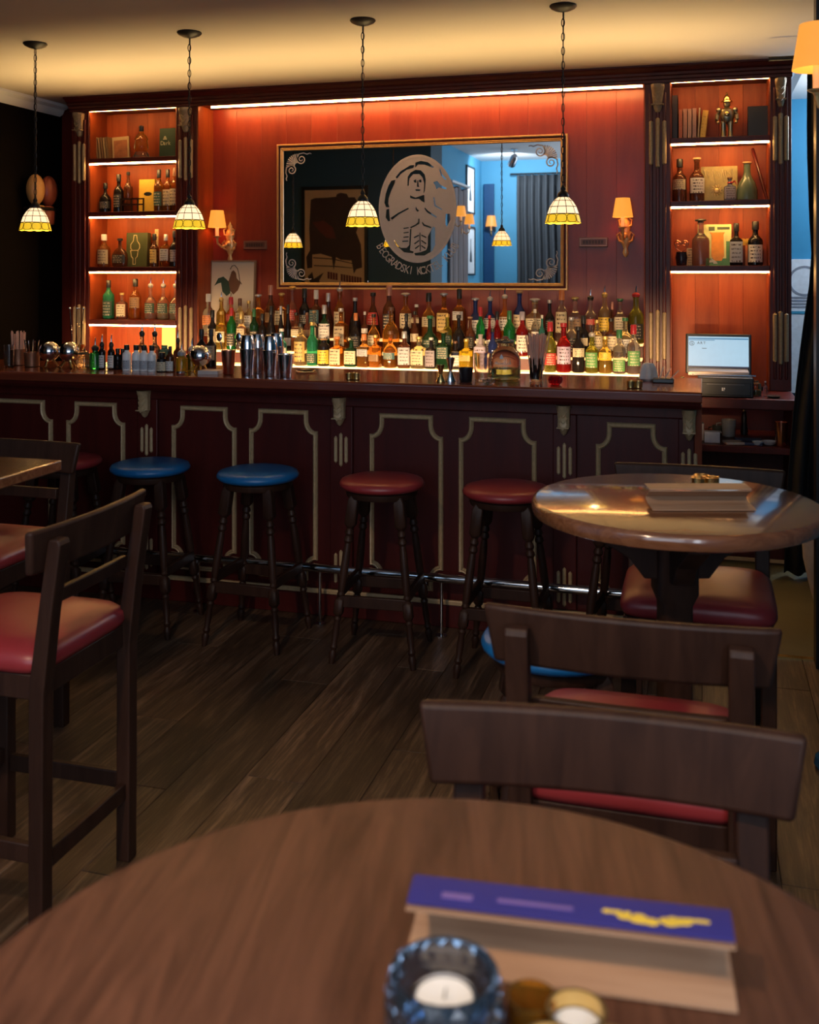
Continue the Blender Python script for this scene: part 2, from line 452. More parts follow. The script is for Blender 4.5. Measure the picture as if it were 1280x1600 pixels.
def tongue(parent, x, y, z0, z1, w, mat='gold_dim', name='corbel', d=.035, block=False):
    """tapering scroll bracket: broad square head, leaf body, rounded toe"""
    h = z1 - z0; prof = [(0, .12, .15), (.05, .42, .45), (.18, .66, .6), (.40, .82, .75), (.62, .92, .95), (.80, 1, 1.15), (.86, 1.08, 1.3), (.95, 1.12, 1.35), (1, 1.12, 1.35)]
    if block: prof = [(0, .08, .25), (.06, .40, .5), (.22, .80, .7), (.27, .92, .85), (.30, 1.0, .9), (.55, 1.0, .8), (.80, 1.05, 1.0), (.88, 1.15, 1.2), (1, 1.18, 1.25)]
    m = MB()
    ring = [(-.5, 0), (-.5, .62), (-.28, .92), (0, 1), (.28, .92), (.5, .62), (.5, 0)]
    vs = []; fs = []
    for t, ww, dd in prof:
        for a, b in ring: vs.append((x + a * w * ww, y - b * d * dd, z0 + t * h))
    n = len(ring)
    for k in range(len(prof) - 1):
        for i in range(n - 1): fs.append((k * n + i, k * n + i + 1, (k + 1) * n + i + 1, (k + 1) * n + i))
    fs += [tuple(range(n)), tuple((len(prof) - 1) * n + i for i in range(n - 1, -1, -1))]
    m.add(vs, fs)
    for t in (.3, .5, .7):       # carved leaf ribs
        for s in (-1, 1):
            m.tube([(x, y - d * 1.02, z0 + h * (t - .08)), (x + s * w * .2, y - d * (.85 + t * .2), z0 + h * t), (x + s * w * .36, y - d * .75, z0 + h * (t + .09))], w * .055, 5)
    m.box(x - w * .52, x + w * .52, y - d * 1.1, y, z0 + h * .27, z0 + h * .30)
    obj(name, m, M_[mat], parent)


def pilaster(u, x0, x1, name='pilaster', corbel=True):
    w = x1 - x0; y = 6.39
    m = MB().box(x0, x1, y, 6.64, .91, 2.765)
    obj(name, m, M_['mahogany'], u, bevel=.004)
    m = MB()
    for k in (.24, .5, .76):        # raised flutes between the two rod groups
        m.box(x0 + w * k - w * .07, x0 + w * k + w * .07, y - .012, y, .98, 2.70)
    obj('fluted_strip', m, M_['mahogany'], u, bevel=.005)
    xs = [x0 + w * k for k in (.24, .5, .76)]
    rods(u, xs, y - .012, 2.26, 2.53, .0125, mid=.018)
    rods(u, xs, y - .012, 1.08, 1.37, .0125, mid=.014)
    tongue(u, x0 + w * .5, y, 2.575, 2.745, w * .46, 'gold_dim', 'corbel', .05)


def shelves(u, x0, x1, zs, ztop, zbot):
    """boarded back, shelves with a light strip under each front edge"""
    n = 4
    for i in range(n):
        obj('back_board', MB().box(x0 + (x1 - x0) * i / n + .0003, x0 + (x1 - x0) * (i + 1) / n - .0003, 6.61, 6.645, zbot, ztop), M_['cherry'], u, bevel=.0006, seg=1)
    for s, x in ((-1, x0), (1, x1)):
        obj('side_lining', MB().box(x - .0, x + s * -.006, 6.395, 6.61, zbot, ztop), M_['cherry'], u)
    for z in zs:
        obj('shelf', MB().box(x0, x1, 6.385, 6.61, z - .034, z), M_['mahogany'], u, bevel=.003)
    for z in [ztop] + [z - .034 for z in zs]:
        obj('light_strip', MB().box(x0 + .004, x1 - .004, 6.387, 6.399, z - .010, z - .0005), M_['led'], u)


SH = [2.42, 2.04, 1.65, 1.275]
ul = thing('shelving_unit', 'dark wooden shelving unit with lit bottle shelves, left end of the back bar', 'shelving', group=None)
pilaster(ul, -4.344, -4.202); pilaster(ul, -3.512, -3.35)
shelves(ul, -4.202, -3.512, SH, 2.765, .91)
ur = thing('shelving_unit', 'dark wooden shelving unit with lit shelves above the cash register', 'shelving')
pilaster(ur, -0.334, -0.183); pilaster(ur, 0.384, 0.505)
shelves(ur, -0.183, 0.384, SH[:3], 2.765, .91)
nl = thing('niche_light', 'long warm light strip along the top of the red niche', 'light strip')
obj('light_strip', MB().box(NX0 + .06, NX1 - .02, 6.480, 6.488, 2.756, 2.7645), emit('niche_led', (1.0, .50, .15), 100), nl)
obj('channel', MB().box(NX0 + .06, NX1 - .02, 6.474, 6.494, 2.7646, 2.768), M_['mahogany'], nl)
# red lining boards on the cheeks of the niche
for x, s in ((NX0, 1), (NX1, -1)):
    obj('cheek_board', MB().box(min(x, x + .006 * s), max(x, x + .006 * s), 6.395, 6.62, .91, 2.765), M_['cherry'], wb)

# ------------------------------------------------------------------ back counter with open shelves
bc = thing('back_counter', 'dark red back counter with open shelves under the cash register', 'counter')
BX0, BX1 = -4.344, .505
obj('worktop', MB().box(BX0, BX1, 5.95, 6.39, .85, .91), M_['mahogany'], bc, bevel=.006)
obj('carcass_side', MB().box(BX1 - .03, BX1, 5.97, 6.62, 0, .85), M_['mahogany'], bc)
obj('carcass_side', MB().box(-0.183, -0.183 + .03, 5.97, 6.62, 0, .85), M_['mahogany'], bc)
obj('carcass_back', MB().box(-0.183, BX1 - .03, 6.60, 6.62, 0, .85), M_['mahogany'], bc)
obj('shelf', MB().box(-0.183 + .03, BX1 - .03, 5.97, 6.60, .605, .645), M_['mahogany'], bc, bevel=.004)
obj('shelf', MB().box(-0.183 + .03, BX1 - .03, 5.97, 6.60, .10, .13), M_['mahogany'], bc, bevel=.004)
obj('plinth', MB().box(-0.183 + .03, BX1 - .03, 6.0, 6.03, 0, .10), M_['mahogany'], bc)
obj('plinth_strip', MB().box(.05, BX1 - .005, 5.958, 5.97, .012, .03), M_['gold'], bc)
obj('lower_cabinet', MB().box(BX0, -0.183, 5.98, 6.62, 0, .85), M_['mahogany'], bc)

# lit stepped bottle stand
TX0, TX1 = -3.11, -0.34
bs = thing('bottle_stand', 'stepped bottle stand with glowing front edge on the back counter', 'bottle stand')
TY = [(6.02, 6.13, 1.02), (6.13, 6.25, 1.10), (6.25, 6.37, 1.18)]
for i, (a, b, z) in enumerate(TY):
    obj('step', MB().box(TX0 if i == 0 else max(TX0, NX0 + .02) if b > 6.38 else TX0, TX1, a, b, .911, z - .012), M_['mahogany'], bs)
    obj('acrylic_top', MB().box(TX0, TX1, a, b - .001, z - .012, z), emit('lit_acrylic_%d' % i, (1, .52, .17), [2.8, 1.8, 1.4][i], (.9, .8, .6)), bs)
obj('light_strip', MB().box(TX0, TX1, 6.008, 6.02, 1.008, 1.02), emit('stand_led', (1, .52, .20), 1.8), bs)
light('stand_led_wash', 'AREA', (-2.0, 6.0, 1.035), 23, (1, .70, .29), (4.6, .02), aim=(0, -.30, 1), spread=52)

# ================================================================== the bar
BF = 4.52
bar = thing('bar_counter', 'long dark red panelled bar counter with gold mouldings', 'bar counter')
obj('front_panel', MB().box(-4.55, -.03, BF, BF + .03, .0, 1.04), M_['mahogany'], bar)
obj('end_panel', MB().box(-.06, -.03, BF + .03, 4.89, .0, 1.04), M_['mahogany'], bar)
obj('end_edge', MB().box(-.03, .0, BF - .03, BF + .05, .0, 1.044), M_['cherry'], bar)
obj('inner_shelf', MB().box(-4.55, -.06, BF + .03, 5.05, .62, .65), M_['mahogany'], bar)
obj('frieze_board', MB().box(-4.55, -.03, BF - .035, BF, .985, 1.044), M_['mahogany'], bar, bevel=.005)
obj('skirting_board', MB().box(-4.55, -.03, BF - .02, BF, .0, .105), M_['mahogany'], bar, bevel=.004)
obj('skirting_strip', MB().box(-4.55, -.03, BF - .034, BF - .018, .106, .128), M_['gold'], bar, bevel=.004)
FX = [(-3.099, -2.765), (-2.505, -2.158), (-2.091, -1.74), (-1.483, -1.131),
      (-1.059, -0.704), (-0.446, -0.143), (-3.585, -3.181)]
def frame_path(x0, x1, z0, z1):
    """a panel with stepped hollow corners"""
    e = .048; st = .035; r = .062; P = []
    def corner(cx, cz, sx, sz):
        # from the side (cx) in along a hollow quarter to the inset edge
        pts = [(cx, cz - sz * (st + r))]
        pts.append((cx + sx * .006, cz - sz * (st + r)))
        for k in range(1, 7):
            a = math.pi / 2 * k / 7
            pts.append((cx + sx * e * math.sin(a), cz - sz * (st + r * math.cos(a) ** 1.0)))
        pts += [(cx + sx * e, cz - sz * st), (cx + sx * e, cz)]
        return pts
    P += corner(x0, z1, 1, 1)
    P += corner(x1, z1, -1, 1)[::-1]
    P += corner(x1, z0, -1, -1)
    P += corner(x0, z0, 1, -1)[::-1]
    return P
for i, (a, b) in enumerate(FX):
    m = MB().sweep([(x, z) for x, z in frame_path(a + .011, b - .011, .165, .945)],
                   [(-.011, 0), (-.011, .010), (-.005, .016), (.001, .011), (.006, .014), (.011, .008), (.011, 0)])
    o = obj('panel_frame', m, M_['gold'], bar, smooth=50); o.location.y = BF
for px0, px1, c in ((-2.685, -2.575, -2.631), (-1.671, -1.561, -1.616), (-0.63, -0.527, -0.579), (-0.097, -.03, -0.052), (-3.759, -3.64, -3.699)):
    obj('pilaster', MB().box(px0, px1, BF - .022, BF, .129, .985), M_['mahogany'], bar, bevel=.004)
    tongue(bar, c, BF - .034, .895, 1.03, .050, 'gold', 'corbel', .05, True)
    rods(bar, [c - .0255, c, c + .0255], BF - .026, .72, .845, .0085, 'gold', .016)
    rods(bar, [c - .0255, c, c + .0255], BF - .026, .16, .30, .0085, 'gold', .016)

top = thing('bar_worktop', 'glossy red-brown wooden worktop running along the whole bar', 'worktop')
obj('board', MB().prism([(4.31, 1.078), (4.31, 1.112), (4.318, 1.12), (4.90, 1.12), (4.90, 1.075), (4.318, 1.075)], -4.55, .0, 'x'), M_['bar_top'], top, smooth=0, bevel=.003)
obj('edge_moulding', MB().prism([(4.35, 1.045), (4.335, 1.06), (4.330, 1.0745), (4.50, 1.0745), (4.50, 1.045)], -4.55, -.004, 'x'), M_['mahogany'], top, smooth=0)

rail = thing('foot_rail', 'chrome foot rail on thin posts along the bar front', 'foot rail', (0, 0, 0))
obj('rail_tube', MB().turned((-4.5, 4.39, .255), (-.10, 4.39, .255), [(.001, 0), (.019, .001), (.019, .999), (.001, 1)], 14), M_['chrome'], rail)
for px in (-2.973, -2.295, -1.68, -1.107, -0.449):
    m = MB().turned((px, 4.39, 0), (px, 4.39, .245), [(.026, 0), (.026, .02), (.008, .03), (.0075, .93), (.012, 1)], 10)
    obj('rail_post', m, M_['steel'], rail)

# ================================================================== bar stools
stool_leg = [(.019, 0), (.0225, .03, 6), (.0235, .17, 6), (.018, .185), (.012, .195), (.017, .21), (.019, .225), (.012, .24), (.018, .255), (.019, .27), (.012, .285), (.0155, .32), (.0175, .45), (.0165, .54), (.012, .575),
             (.017, .59), (.012, .605), (.017, .615), (.0195, .625, 5), (.0195, .70, 5), (.017, .71), (.012, .72), (.017, .735), (.012, .755), (.015, .82), (.0115, .88), (.0165, .90), (.011, .92), (.0165, .94), (.013, .975), (.011, 1)]
def stool(label, loc, vinyl, rz=0, group='bar stools along the counter'):
    t = thing('bar_stool', label, 'stool', loc, rz, group)
    obj('seat', MB().lathe([(.150, .694), (.168, .698), (.179, .708), (.181, .717), (.173, .731), (.145, .739), (.08, .743), (.01, .744)], seg=32), vinyl, t, smooth=80)
    obj('seat_ring', MB().lathe([(.10, .660), (.148, .664), (.152, .672), (.152, .688), (.146, .6925)], seg=28), M_['walnut'], t)
    f = [(sx * .172, sy * .172) for sx, sy in ((-1, -1), (1, -1), (1, 1), (-1, 1))]
    for x, y in f:
        k = .55
        obj('leg', MB().turned((x * k, y * k, .675), (x, y, 0), stool_leg, 12), M_['walnut'], t)
    zs = .25; q = .172 * (1 - .45 * zs / .675)
    for a, b in (((-q, -q), (q, -q)), ((-q, q), (q, q))):
        obj('stretcher', MB().box(a[0], b[0], a[1] - .010, a[1] + .010, zs - .024, zs + .024), M_['walnut'], t, bevel=.004)
    for x in (-q, q):
        obj('stretcher', MB().box(x - .010, x + .010, -q, q, zs + .012, zs + .056), M_['walnut'], t, bevel=.004)
    return t
st = stool('blue topped bar stool nearest the left end in clear view', (-2.428, 4.18, 0), M_['blue_vinyl'], .05)
for lab, x, y, rz, v in (('blue topped bar stool second from the left, beside a red one', -1.884, 4.16, -.03, 'blue_vinyl'),
                         ('red topped bar stool just right of the two blue ones', -1.304, 4.14, .06, 'red_vinyl'),
                         ('red topped bar stool partly behind the edge of the round table', -0.765, 4.12, .0, 'red_vinyl'),
                         ('bar stool mostly hidden behind the round table on the right', -0.263, 4.10, -.1, 'red_vinyl'),
                         ('dark bar stool hidden behind the chair at the far left', -2.897, 4.19, .1, 'red_vinyl')):
    copy_tree(st, (x, y, 0), rz, lab, None, {M_['blue_vinyl']: M_[v]} if v != 'blue_vinyl' else None)
# the blue stool pulled up to the round table
copy_tree(st, (-.336, 2.46, 0), .25, 'bright blue topped stool pulled up to the round table on the right', 'stools at the round table')

# ================================================================== high chairs
def chair(label, loc, rz):
    t = thing('high_chair', label, 'chair', loc, rz, 'wooden high chairs with red seats')
    m = MB().lathe([(.185, .642, 8), (.206, .648, 8), (.213, .662, 8), (.211, .684, 7), (.196, .700, 6), (.14, .711, 5), (.03, .715, 3)], (0, 0, 0), 56, n=7, sy=.985)
    obj('seat', m, M_['red_vinyl'], t, smooth=80)
    m = MB()
    for a in ((-.19, .19, -.2, -.178), (-.19, .19, .178, .2), (-.2, -.178, -.19, .19), (.178, .2, -.19, .19)):
        m.box(a[0], a[1], a[2], a[3], .585, .645)
    obj('seat_frame', m, M_['walnut'], t, bevel=.003)
    for s in (-1, 1):
        p = [(-.218, 0), (-.178, 0), (-.180, .62), (-.206, .80), (-.232, .965), (-.236, .974), (-.262, .974), (-.267, .962), (-.243, .80), (-.2205, .60)]
        m = MB().prism(p, s * .19 - .021, s * .19 + .021, 'x')
        obj('rear_post', m, M_['walnut'], t, smooth=0, bevel=.004)
        obj('leg', MB().box(s * .185 - .02, s * .185 + .02, .165, .205, 0, .62), M_['walnut'], t, bevel=.004)
    # curved top rail
    def rail_(w, z0, z1, yc, curve, th, rnd, tilt):
        n = 14; out = []
        m = MB(); vs = []; fs = []
        for i in range(n + 1):
            u = -1 + 2 * i / n; x = w * u
            y = yc + curve * u * u
            zm = (z0 + z1) / 2; hz = (z1 - z0) / 2
            dy = tilt * hz; xb = x * (1 - rnd)
            vs += [(xb, y - th + dy, zm - hz), (xb, y + dy, zm - hz), (x, y - dy, zm + hz), (x, y - th - dy, zm + hz)]
        for i in range(n):
            a = i * 4
            for k in range(4): fs.append((a + k, a + (k + 1) % 4, a + 4 + (k + 1) % 4, a + 4 + k))
        fs += [(3, 2, 1, 0), (n * 4, n * 4 + 1, n * 4 + 2, n * 4 + 3)]
        return m.add(vs, fs)
    obj('backrest', rail_(.258, .893, 1.0, -.2165, .022, .022, .07, .12), M_['walnut'], t, bevel=.008, seg=3)
    obj('back_slat', rail_(.170, .800, .836, -.198, .004, .018, 0, .12), M_['walnut'], t, bevel=.003)
    for y in (-.199, .185): obj('stretcher', MB().box(-.185, .185, y - .010, y + .010, .17 if y < 0 else .22, .215 if y < 0 else .265), M_['walnut'], t, bevel=.003)
    for x in (-.19, .187): obj('stretcher', MB().box(x - .010, x + .010, -.19, .185, .195, .24), M_['walnut'], t, bevel=.003)
    return t
ch = chair('red seated wooden chair at the left, its back turned to the middle', (-1.715, 2.295, 0), R(90))
copy_tree(ch, (-2.375, 2.955, 0), R(180), 'wooden chair across the square table at the far left')
copy_tree(ch, (-.012, 3.105, 0), R(180), 'red seated chair on the bar side of the round table')
copy_tree(ch, (-.126, 2.050, 0), R(0), 'red seated chair facing the round table, its back to us')
copy_tree(ch, (-.112, 1.195, 0), R(183.6), 'chair tucked in at the front table, its bare backrest nearest to us')

# ================================================================== tables
def column(t, c, wide):
    """pedestal: chamfered column on a cross foot with bracket arms under the top"""
    x, y = c
    obj('column', MB().lathe([(.046, .06, 6), (.046, .30, 6), (.038, .33, 6), (.038, .80, 6), (.050, .83, 6), (.050, 1.0, 6)], (x, y, 0), 16, n=6), M_['walnut'], t, smooth=40)
    for s in (0, 1):
        poly = [(-wide, 1.012), (-wide, .975), (-.115, .915), (-.078, .866), (-.045, .866), (-.045, 1.012)]
        for q in (-1, 1):
            pl = [(q * a, b) for a, b in poly]
            if s == 0: m = MB().prism([(x + a, b) for a, b in pl], y - .025, y + .025)
            else: m = MB().prism([(y + a, b) for a, b in pl], x - .025, x + .025, 'x')
            obj('bracket', m, M_['walnut'], t, smooth=0, bevel=.003)
            pl = [(q * a, b) for a, b in [(.04, .02), (wide * 1.1, .0), (wide * 1.1, .035), (.04, .10)]]
            if s == 0: m = MB().prism([(x + a, b) for a, b in pl], y - .03, y + .03)
            else: m = MB().prism([(y + a, b) for a, b in pl], x - .03, x + .03, 'x')
            obj('foot', m, M_['walnut'], t, smooth=0, bevel=.003)

def round_table(label, c, r, ang, tm):
    t = thing('round_table', label, 'table', (c[0], c[1], 0), ang)
    m = MB().lathe([(r - .012, 1.012), (r - .003, 1.016), (r, 1.024), (r, 1.040), (r - .004, 1.047), (r - .012, 1.05), (.001, 1.05)], seg=72)
    obj('tabletop', m, M_[tm], t, smooth=40)
    column(t, (0, 0), r * .62)
    return t
round_table('round wooden pedestal table on the right with a wooden menu on it', (-.064, 2.571), .345, R(16), 'table')
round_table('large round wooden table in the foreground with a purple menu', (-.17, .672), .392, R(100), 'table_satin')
sq = thing('square_table', 'square topped wooden table cut off at the left edge', 'table', (-2.17, 2.28, 0))
obj('tabletop', MB().box(-.35, .35, -.35, .35, 1.018, 1.05), M_['table'], sq, bevel=.004)
obj('column', MB().turned((0, 0, .05), (0, 0, 1.018), [(.05, 0), (.05, .06), (.028, .1), (.045, .2), (.026, .25), (.04, .3), (.03, .35), (.04, .45), (.026, .8), (.045, .84), (.028, .88), (.06, .96), (.10, 1)], 18), M_['iron'], sq)
for k in range(4):
    a = R(45 + 90 * k)
    obj('foot', MB().tube([(.03 * math.cos(a), .03 * math.sin(a), .10), (.14 * math.cos(a), .14 * math.sin(a), .09), (.24 * math.cos(a), .24 * math.sin(a), .035), (.29 * math.cos(a), .29 * math.sin(a), .015)], [.03, .026, .02, .015], 8), M_['iron'], sq)

# unseen light strip added under the bar top to brighten the bottle fronts
t = thing('bottle_fill_light', 'unseen warm light strip added under the bar top to brighten the bottles', 'light strip')
obj('light_strip', MB().box(-4.3, -.1, 4.88, 4.892, 1.058, 1.073), emit('bottle_fill_led', (1, .55, .22), 3), t)
light('bottle_fill_lamp', 'AREA', (-2.2, 4.9, 1.05), 15, (1, .62, .30), (4.2, .02), aim=(0, 1, -.02), spread=40)

# ================================================================== mirror with etched emblem
MX0, MX1, MZ0, MZ1 = -2.843, -0.828, 1.495, 2.50
mir = thing('mirror', 'wide gilt framed mirror etched with a boxer emblem on the red wall', 'mirror')
MG = 6.60
path = [(MX0, MZ0), (MX1, MZ0), (MX1, MZ1), (MX0, MZ1)]
o = obj('outer_moulding', MB().sweep(path, [(0, 0), (0, .030), (.004, .034), (.010, .034), (.013, .026), (.013, 0)]), M_['frame_gold'], mir); o.location.y = 6.62
o = obj('frame_groove', MB().sweep(path, [(.013, 0), (.013, .022), (.026, .018), (.026, 0)]), M_['mahogany'], mir); o.location.y = 6.62
o = obj('inner_moulding', MB().sweep(path, [(.026, 0), (.026, .028), (.030, .034), (.037, .030), (.041, .034), (.046, .028), (.046, .012), (.046, 0)]), M_['frame_gold'], mir); o.location.y = 6.62
mm, nt, p = new_mat('mirror_glass'); p.inputs['Base Color'].default_value = (.86, .88, .88, 1); p.inputs['Metallic'].default_value = 1; p.inputs['Roughness'].default_value = .015
obj('mirror_glass', MB().box(MX0 + .044, MX1 - .044, MG, MG + .004, MZ0 + .044, MZ1 - .044), mm, mir, smooth=0)


def etched(name, splines, mat, parent, y):
    """flat etched figure: closed outlines, inner ones left clear"""
    cu = bpy.data.curves.new(name, 'CURVE'); cu.dimensions = '2D'; cu.fill_mode = 'BOTH'; cu.extrude = .0004
    for pts in splines:
        sp = cu.splines.new('POLY'); sp.points.add(len(pts) - 1); sp.use_cyclic_u = True
        for i, (a, b) in enumerate(pts): sp.points[i].co = (a, b, 0, 1)
    o = bpy.data.objects.new(name, cu); COL.objects.link(o)
    dg = bpy.context.evaluated_depsgraph_get()
    me = bpy.data.meshes.new_from_object(o.evaluated_get(dg))
    bpy.data.objects.remove(o)
    me.transform(Matrix.Rotation(R(90), 4, 'X'))
    me.materials.clear(); me.materials.append(mat)
    q = bpy.data.objects.new(name, me); COL.objects.link(q); q.parent = parent; q.location = (0, y, 0)
    return q


def text_meshes(chars, font_size, place, name, mat, parent, y, sx=1.0, single=False):
    """letters set one by one: place(i) -> (x, z, angle)"""
    dg = bpy.context.evaluated_depsgraph_get()
    mb = MB()
    for i, chx in enumerate(chars):
        if chx == ' ': continue
        cu = bpy.data.curves.new('letter', 'FONT'); cu.body = chx; cu.size = font_size; cu.align_x = 'CENTER'; cu.extrude = .0004
        cu.resolution_u = 3
        o = bpy.data.objects.new('letter', cu); COL.objects.link(o); dg.update()
        me = bpy.data.meshes.new_from_object(o.evaluated_get(bpy.context.evaluated_depsgraph_get()))
        bpy.data.objects.remove(o)
        x, z, a = place(i); ca, sa = math.cos(a), math.sin(a)
        vs = []
        for v in me.vertices:
            px, pz = v.co.x * sx, v.co.y
            vs.append((x + px * ca - pz * sa, y - v.co.z, z + px * sa + pz * ca))
        mb.add(vs, [tuple(f.vertices) for f in me.polygons])
        bpy.data.meshes.remove(me)
        if single: obj(name, mb, mat, parent, smooth=0); mb = MB()
    if single: return
    return obj(name, mb, mat, parent, smooth=0)


EX, EZ, EA, EB = -1.832, 2.036, .270, .362
def U(x, y): return (EX + (x - 520) / 440 * EA, EZ - (y - 767) / 617 * EB)
ell = [(EX + EA * math.cos(2 * math.pi * k / 64), EZ + EB * math.sin(2 * math.pi * k / 64)) for k in range(64)]
clear = [
    [(275, 400), (330, 335), (440, 270), (488, 268), (478, 300), (400, 320), (335, 365), (290, 418)],
    [(225, 440), (272, 430), (262, 475), (222, 560), (196, 640), (190, 700), (204, 745), (165, 742), (145, 690), (160, 590), (190, 500)],
    [(500, 240), (560, 222), (640, 240), (712, 300), (690, 304), (605, 268), (530, 262), (495, 302)],
    [(412, 400), (445, 352), (500, 322), (560, 330), (605, 378), (617, 440), (608, 560), (592, 602), (598, 480), (580, 412), (545, 372), (475, 372), (432, 420), (424, 505), (408, 500)],
    [(438, 612), (500, 640), (575, 616), (600, 610), (604, 700), (572, 682), (540, 654), (490, 656), (442, 642)],
    [(478, 445), (508, 428), (513, 470), (488, 468)], [(540, 440), (566, 432), (570, 466), (545, 468)], [(520, 445), (531, 443), (538, 508), (545, 520), (516, 516)],
    [(498, 545), (555, 547), (552, 566), (506, 563)],
    [(208, 872), (300, 812), (418, 752), (425, 768), (312, 828), (232, 892), (212, 905)],
    [(606, 752), (640, 790), (742, 862), (736, 876), (632, 810), (602, 768)],
    [(168, 770), (200, 760), (206, 860), (240, 895), (190, 905), (160, 860)],
    [(532, 880), (546, 880), (546, 938), (500, 965), (446, 990), (440, 975), (500, 946), (530, 920)], [(580, 915), (602, 946), (682, 976), (676, 992), (590, 962), (572, 928)],
    [(504, 738), (520, 772), (542, 788), (522, 803), (503, 775)],
    [(438, 1000), (456, 990), (450, 1100), (446, 1165), (438, 1240), (480, 1255), (475, 1275), (370, 1262), (290, 1190), (255, 1130), (262, 1120), (292, 1178), (335, 1212), (400, 1212), (430, 1180)],
    [(642, 1080), (700, 972), (722, 985), (722, 1180), (690, 1250), (600, 1302), (500, 1300), (484, 1274), (560, 1262), (622, 1238), (640, 1190)],
    [(545, 1040), (556, 1040), (560, 1250), (550, 1250)],
    [(480, 1090), (540, 1060), (542, 1076), (488, 1104)], [(566, 1060), (626, 1090), (620, 1104), (566, 1076)],
    [(484, 1160), (542, 1120), (544, 1136), (492, 1174)], [(566, 1120), (626, 1160), (618, 1174), (566, 1136)],
    [(492, 1215), (542, 1180), (544, 1196), (500, 1228)], [(566, 1180), (618, 1215), (610, 1228), (566, 1196)],
    [(362, 985), (424, 975), (424, 987), (364, 997)], [(362, 1035), (424, 1028), (424, 1040), (364, 1047)], [(362, 1085), (424, 1080), (424, 1092), (364, 1097)], [(350, 1132), (420, 1128), (420, 1140), (352, 1144)],
    [(842, 830), (886, 830), (892, 900), (852, 982), (836, 940)],
    [(700, 470), (745, 455), (780, 500), (850, 540), (845, 556), (765, 530), (735, 550), (720, 500)], [(780, 320), (800, 380), (850, 440), (838, 448), (786, 395), (768, 335)],
    [(700, 640), (712, 640), (730, 730), (800, 775), (795, 788), (715, 742)],
]
etched('etched_emblem', [ell] + [[U(*q) for q in poly] for poly in clear], M_['etch'], mir, MG - .0012)
ring = lambda k: [(EX + EA * k * math.cos(2 * math.pi * i / 64), EZ + EB * k * math.sin(2 * math.pi * i / 64)) for i in range(64)]
etched('etched_rim', [ring(1.0), ring(.955)], plain('etched_rim', (.55, .52, .52), .7), mir, MG - .0028)
txt = 'BEOGRADSKI KOKTEL KLUB'
def on_arc(i):
    a0, a1 = R(214), R(326)
    # equal steps along the lower arc
    a = a0 + (a1 - a0) * (i + .5) / len(txt)
    A, B = EA + .055, EB + .055
    x, z = EX + A * math.cos(a), EZ + B * math.sin(a)
    t = math.atan2(B * math.cos(a), -A * math.sin(a))
    return x + .024 * math.sin(t), z - .024 * math.cos(t), t
text_meshes(txt, .076, on_arc, 'etched_letter', M_['etch'], mir, MG - .0012, .74, True)


def spiral_ribbon(mb, pts, w):
    P = [Vector(q) for q in pts]; vs = []; fs = []
    for i, q in enumerate(P):
        t = (P[min(i + 1, len(P) - 1)] - P[max(i - 1, 0)]).normalized(); n = Vector((-t.y, t.x))
        ww = w * (1 - .45 * i / len(P))
        vs += [(q.x + n.x * ww, 0, q.y + n.y * ww), (q.x - n.x * ww, 0, q.y - n.y * ww)]
    for i in range(len(P) - 1): fs.append((2 * i, 2 * i + 1, 2 * i + 3, 2 * i + 2))
    mb.add(vs, fs)
for cxn, sx in ((MX0 + .062, 1), (MX1 - .062, -1)):
    for czn, sz in ((MZ1 - .062, -1), (MZ0 + .062, 1)):
        m = MB()
        for k in range(9):          # fan of rays
            a = R(2 + 86 * k / 8)
            L = .088 / max(math.cos(a), math.sin(a)) if k in (0, 8) else .080 + .012 * math.cos(4 * a)
            o_ = Vector((.088, .088)); d = Vector((-math.cos(a), -math.sin(a)))
            n = Vector((-d.y, d.x))
            q = [o_ + d * .018 + n * .002, o_ + d * .082 + n * .0046, o_ + d * .082 - n * .0046, o_ + d * .018 - n * .002]
            m.add([(v.x, 0, v.y) for v in q], [(0, 1, 2, 3)])
        for flip in (0, 1):
            pts = []
            for k in range(34):
                a = R(200 - 17 * k); r = .034 * (1 - k / 40)
                pts.append((.118 + r * math.cos(a), .046 + r * math.sin(a)))
            tail = [(.086, .034), (.10, .008), (.135, .002), (.16, .012), (.178, .005), (.192, .010)]
            if flip: pts = [(b, a) for a, b in pts]; tail = [(b, a) for a, b in tail]
            spiral_ribbon(m, pts, .0045); spiral_ribbon(m, tail, .005)
        m.v = [(cxn + sx * x, MG - .0015, czn + sz * z) for x, y, z in m.v]
        obj('etched_corner', m, M_['etch'], mir, smooth=0)

# ------------------------------------------------------------------ small plates, framed rooster print
for px0, px1, z, lab in ((-3.104, -2.928, 1.803, 'small engraved plate on the red wall left of the mirror'), (-0.758, -0.576, 1.803, 'small engraved plate on the red wall right of the mirror')):
    t = thing('wall_plate', lab, 'plate', (0, 0, 0))
    obj('plate', MB().box(px0, px1, 6.606, 6.62, z - .031, z + .031), plain('plate_bronze', (.17, .075, .055), .45, .4), t, bevel=.003)
    o = obj('plate_rim', MB().sweep([(px0 + .004, z - .027), (px1 - .004, z - .027), (px1 - .004, z + .027), (px0 + .004, z + .027)], [(0, 0), (0, .004), (.008, .004), (.008, 0)]), plain('plate_rim', (.30, .15, .11), .4, .4), t); o.location.y = 6.606
    m = MB()
    for k in range(7):
        a = px0 + .024 + (px1 - px0 - .048) * k / 7
        m.box(a, a + (px1 - px0 - .048) / 9, 6.6035, 6.6062, z - .011, z + .011)
    obj('engraved_marks', m, plain('plate_marks', (.06, .025, .02), .5), t)
pr = thing('framed_print', 'framed print of a feathered bird figure leaning behind the bottles', 'picture', (0, 6.56, 1.183), rot=(R(-3), 0, 0))
a, b = -3.354, -3.001
obj('print_sheet', MB().box(a + .008, b - .008, .010, .016, .007, .507), paper((.62, .55, .44), lines=1, amount=.0), pr)
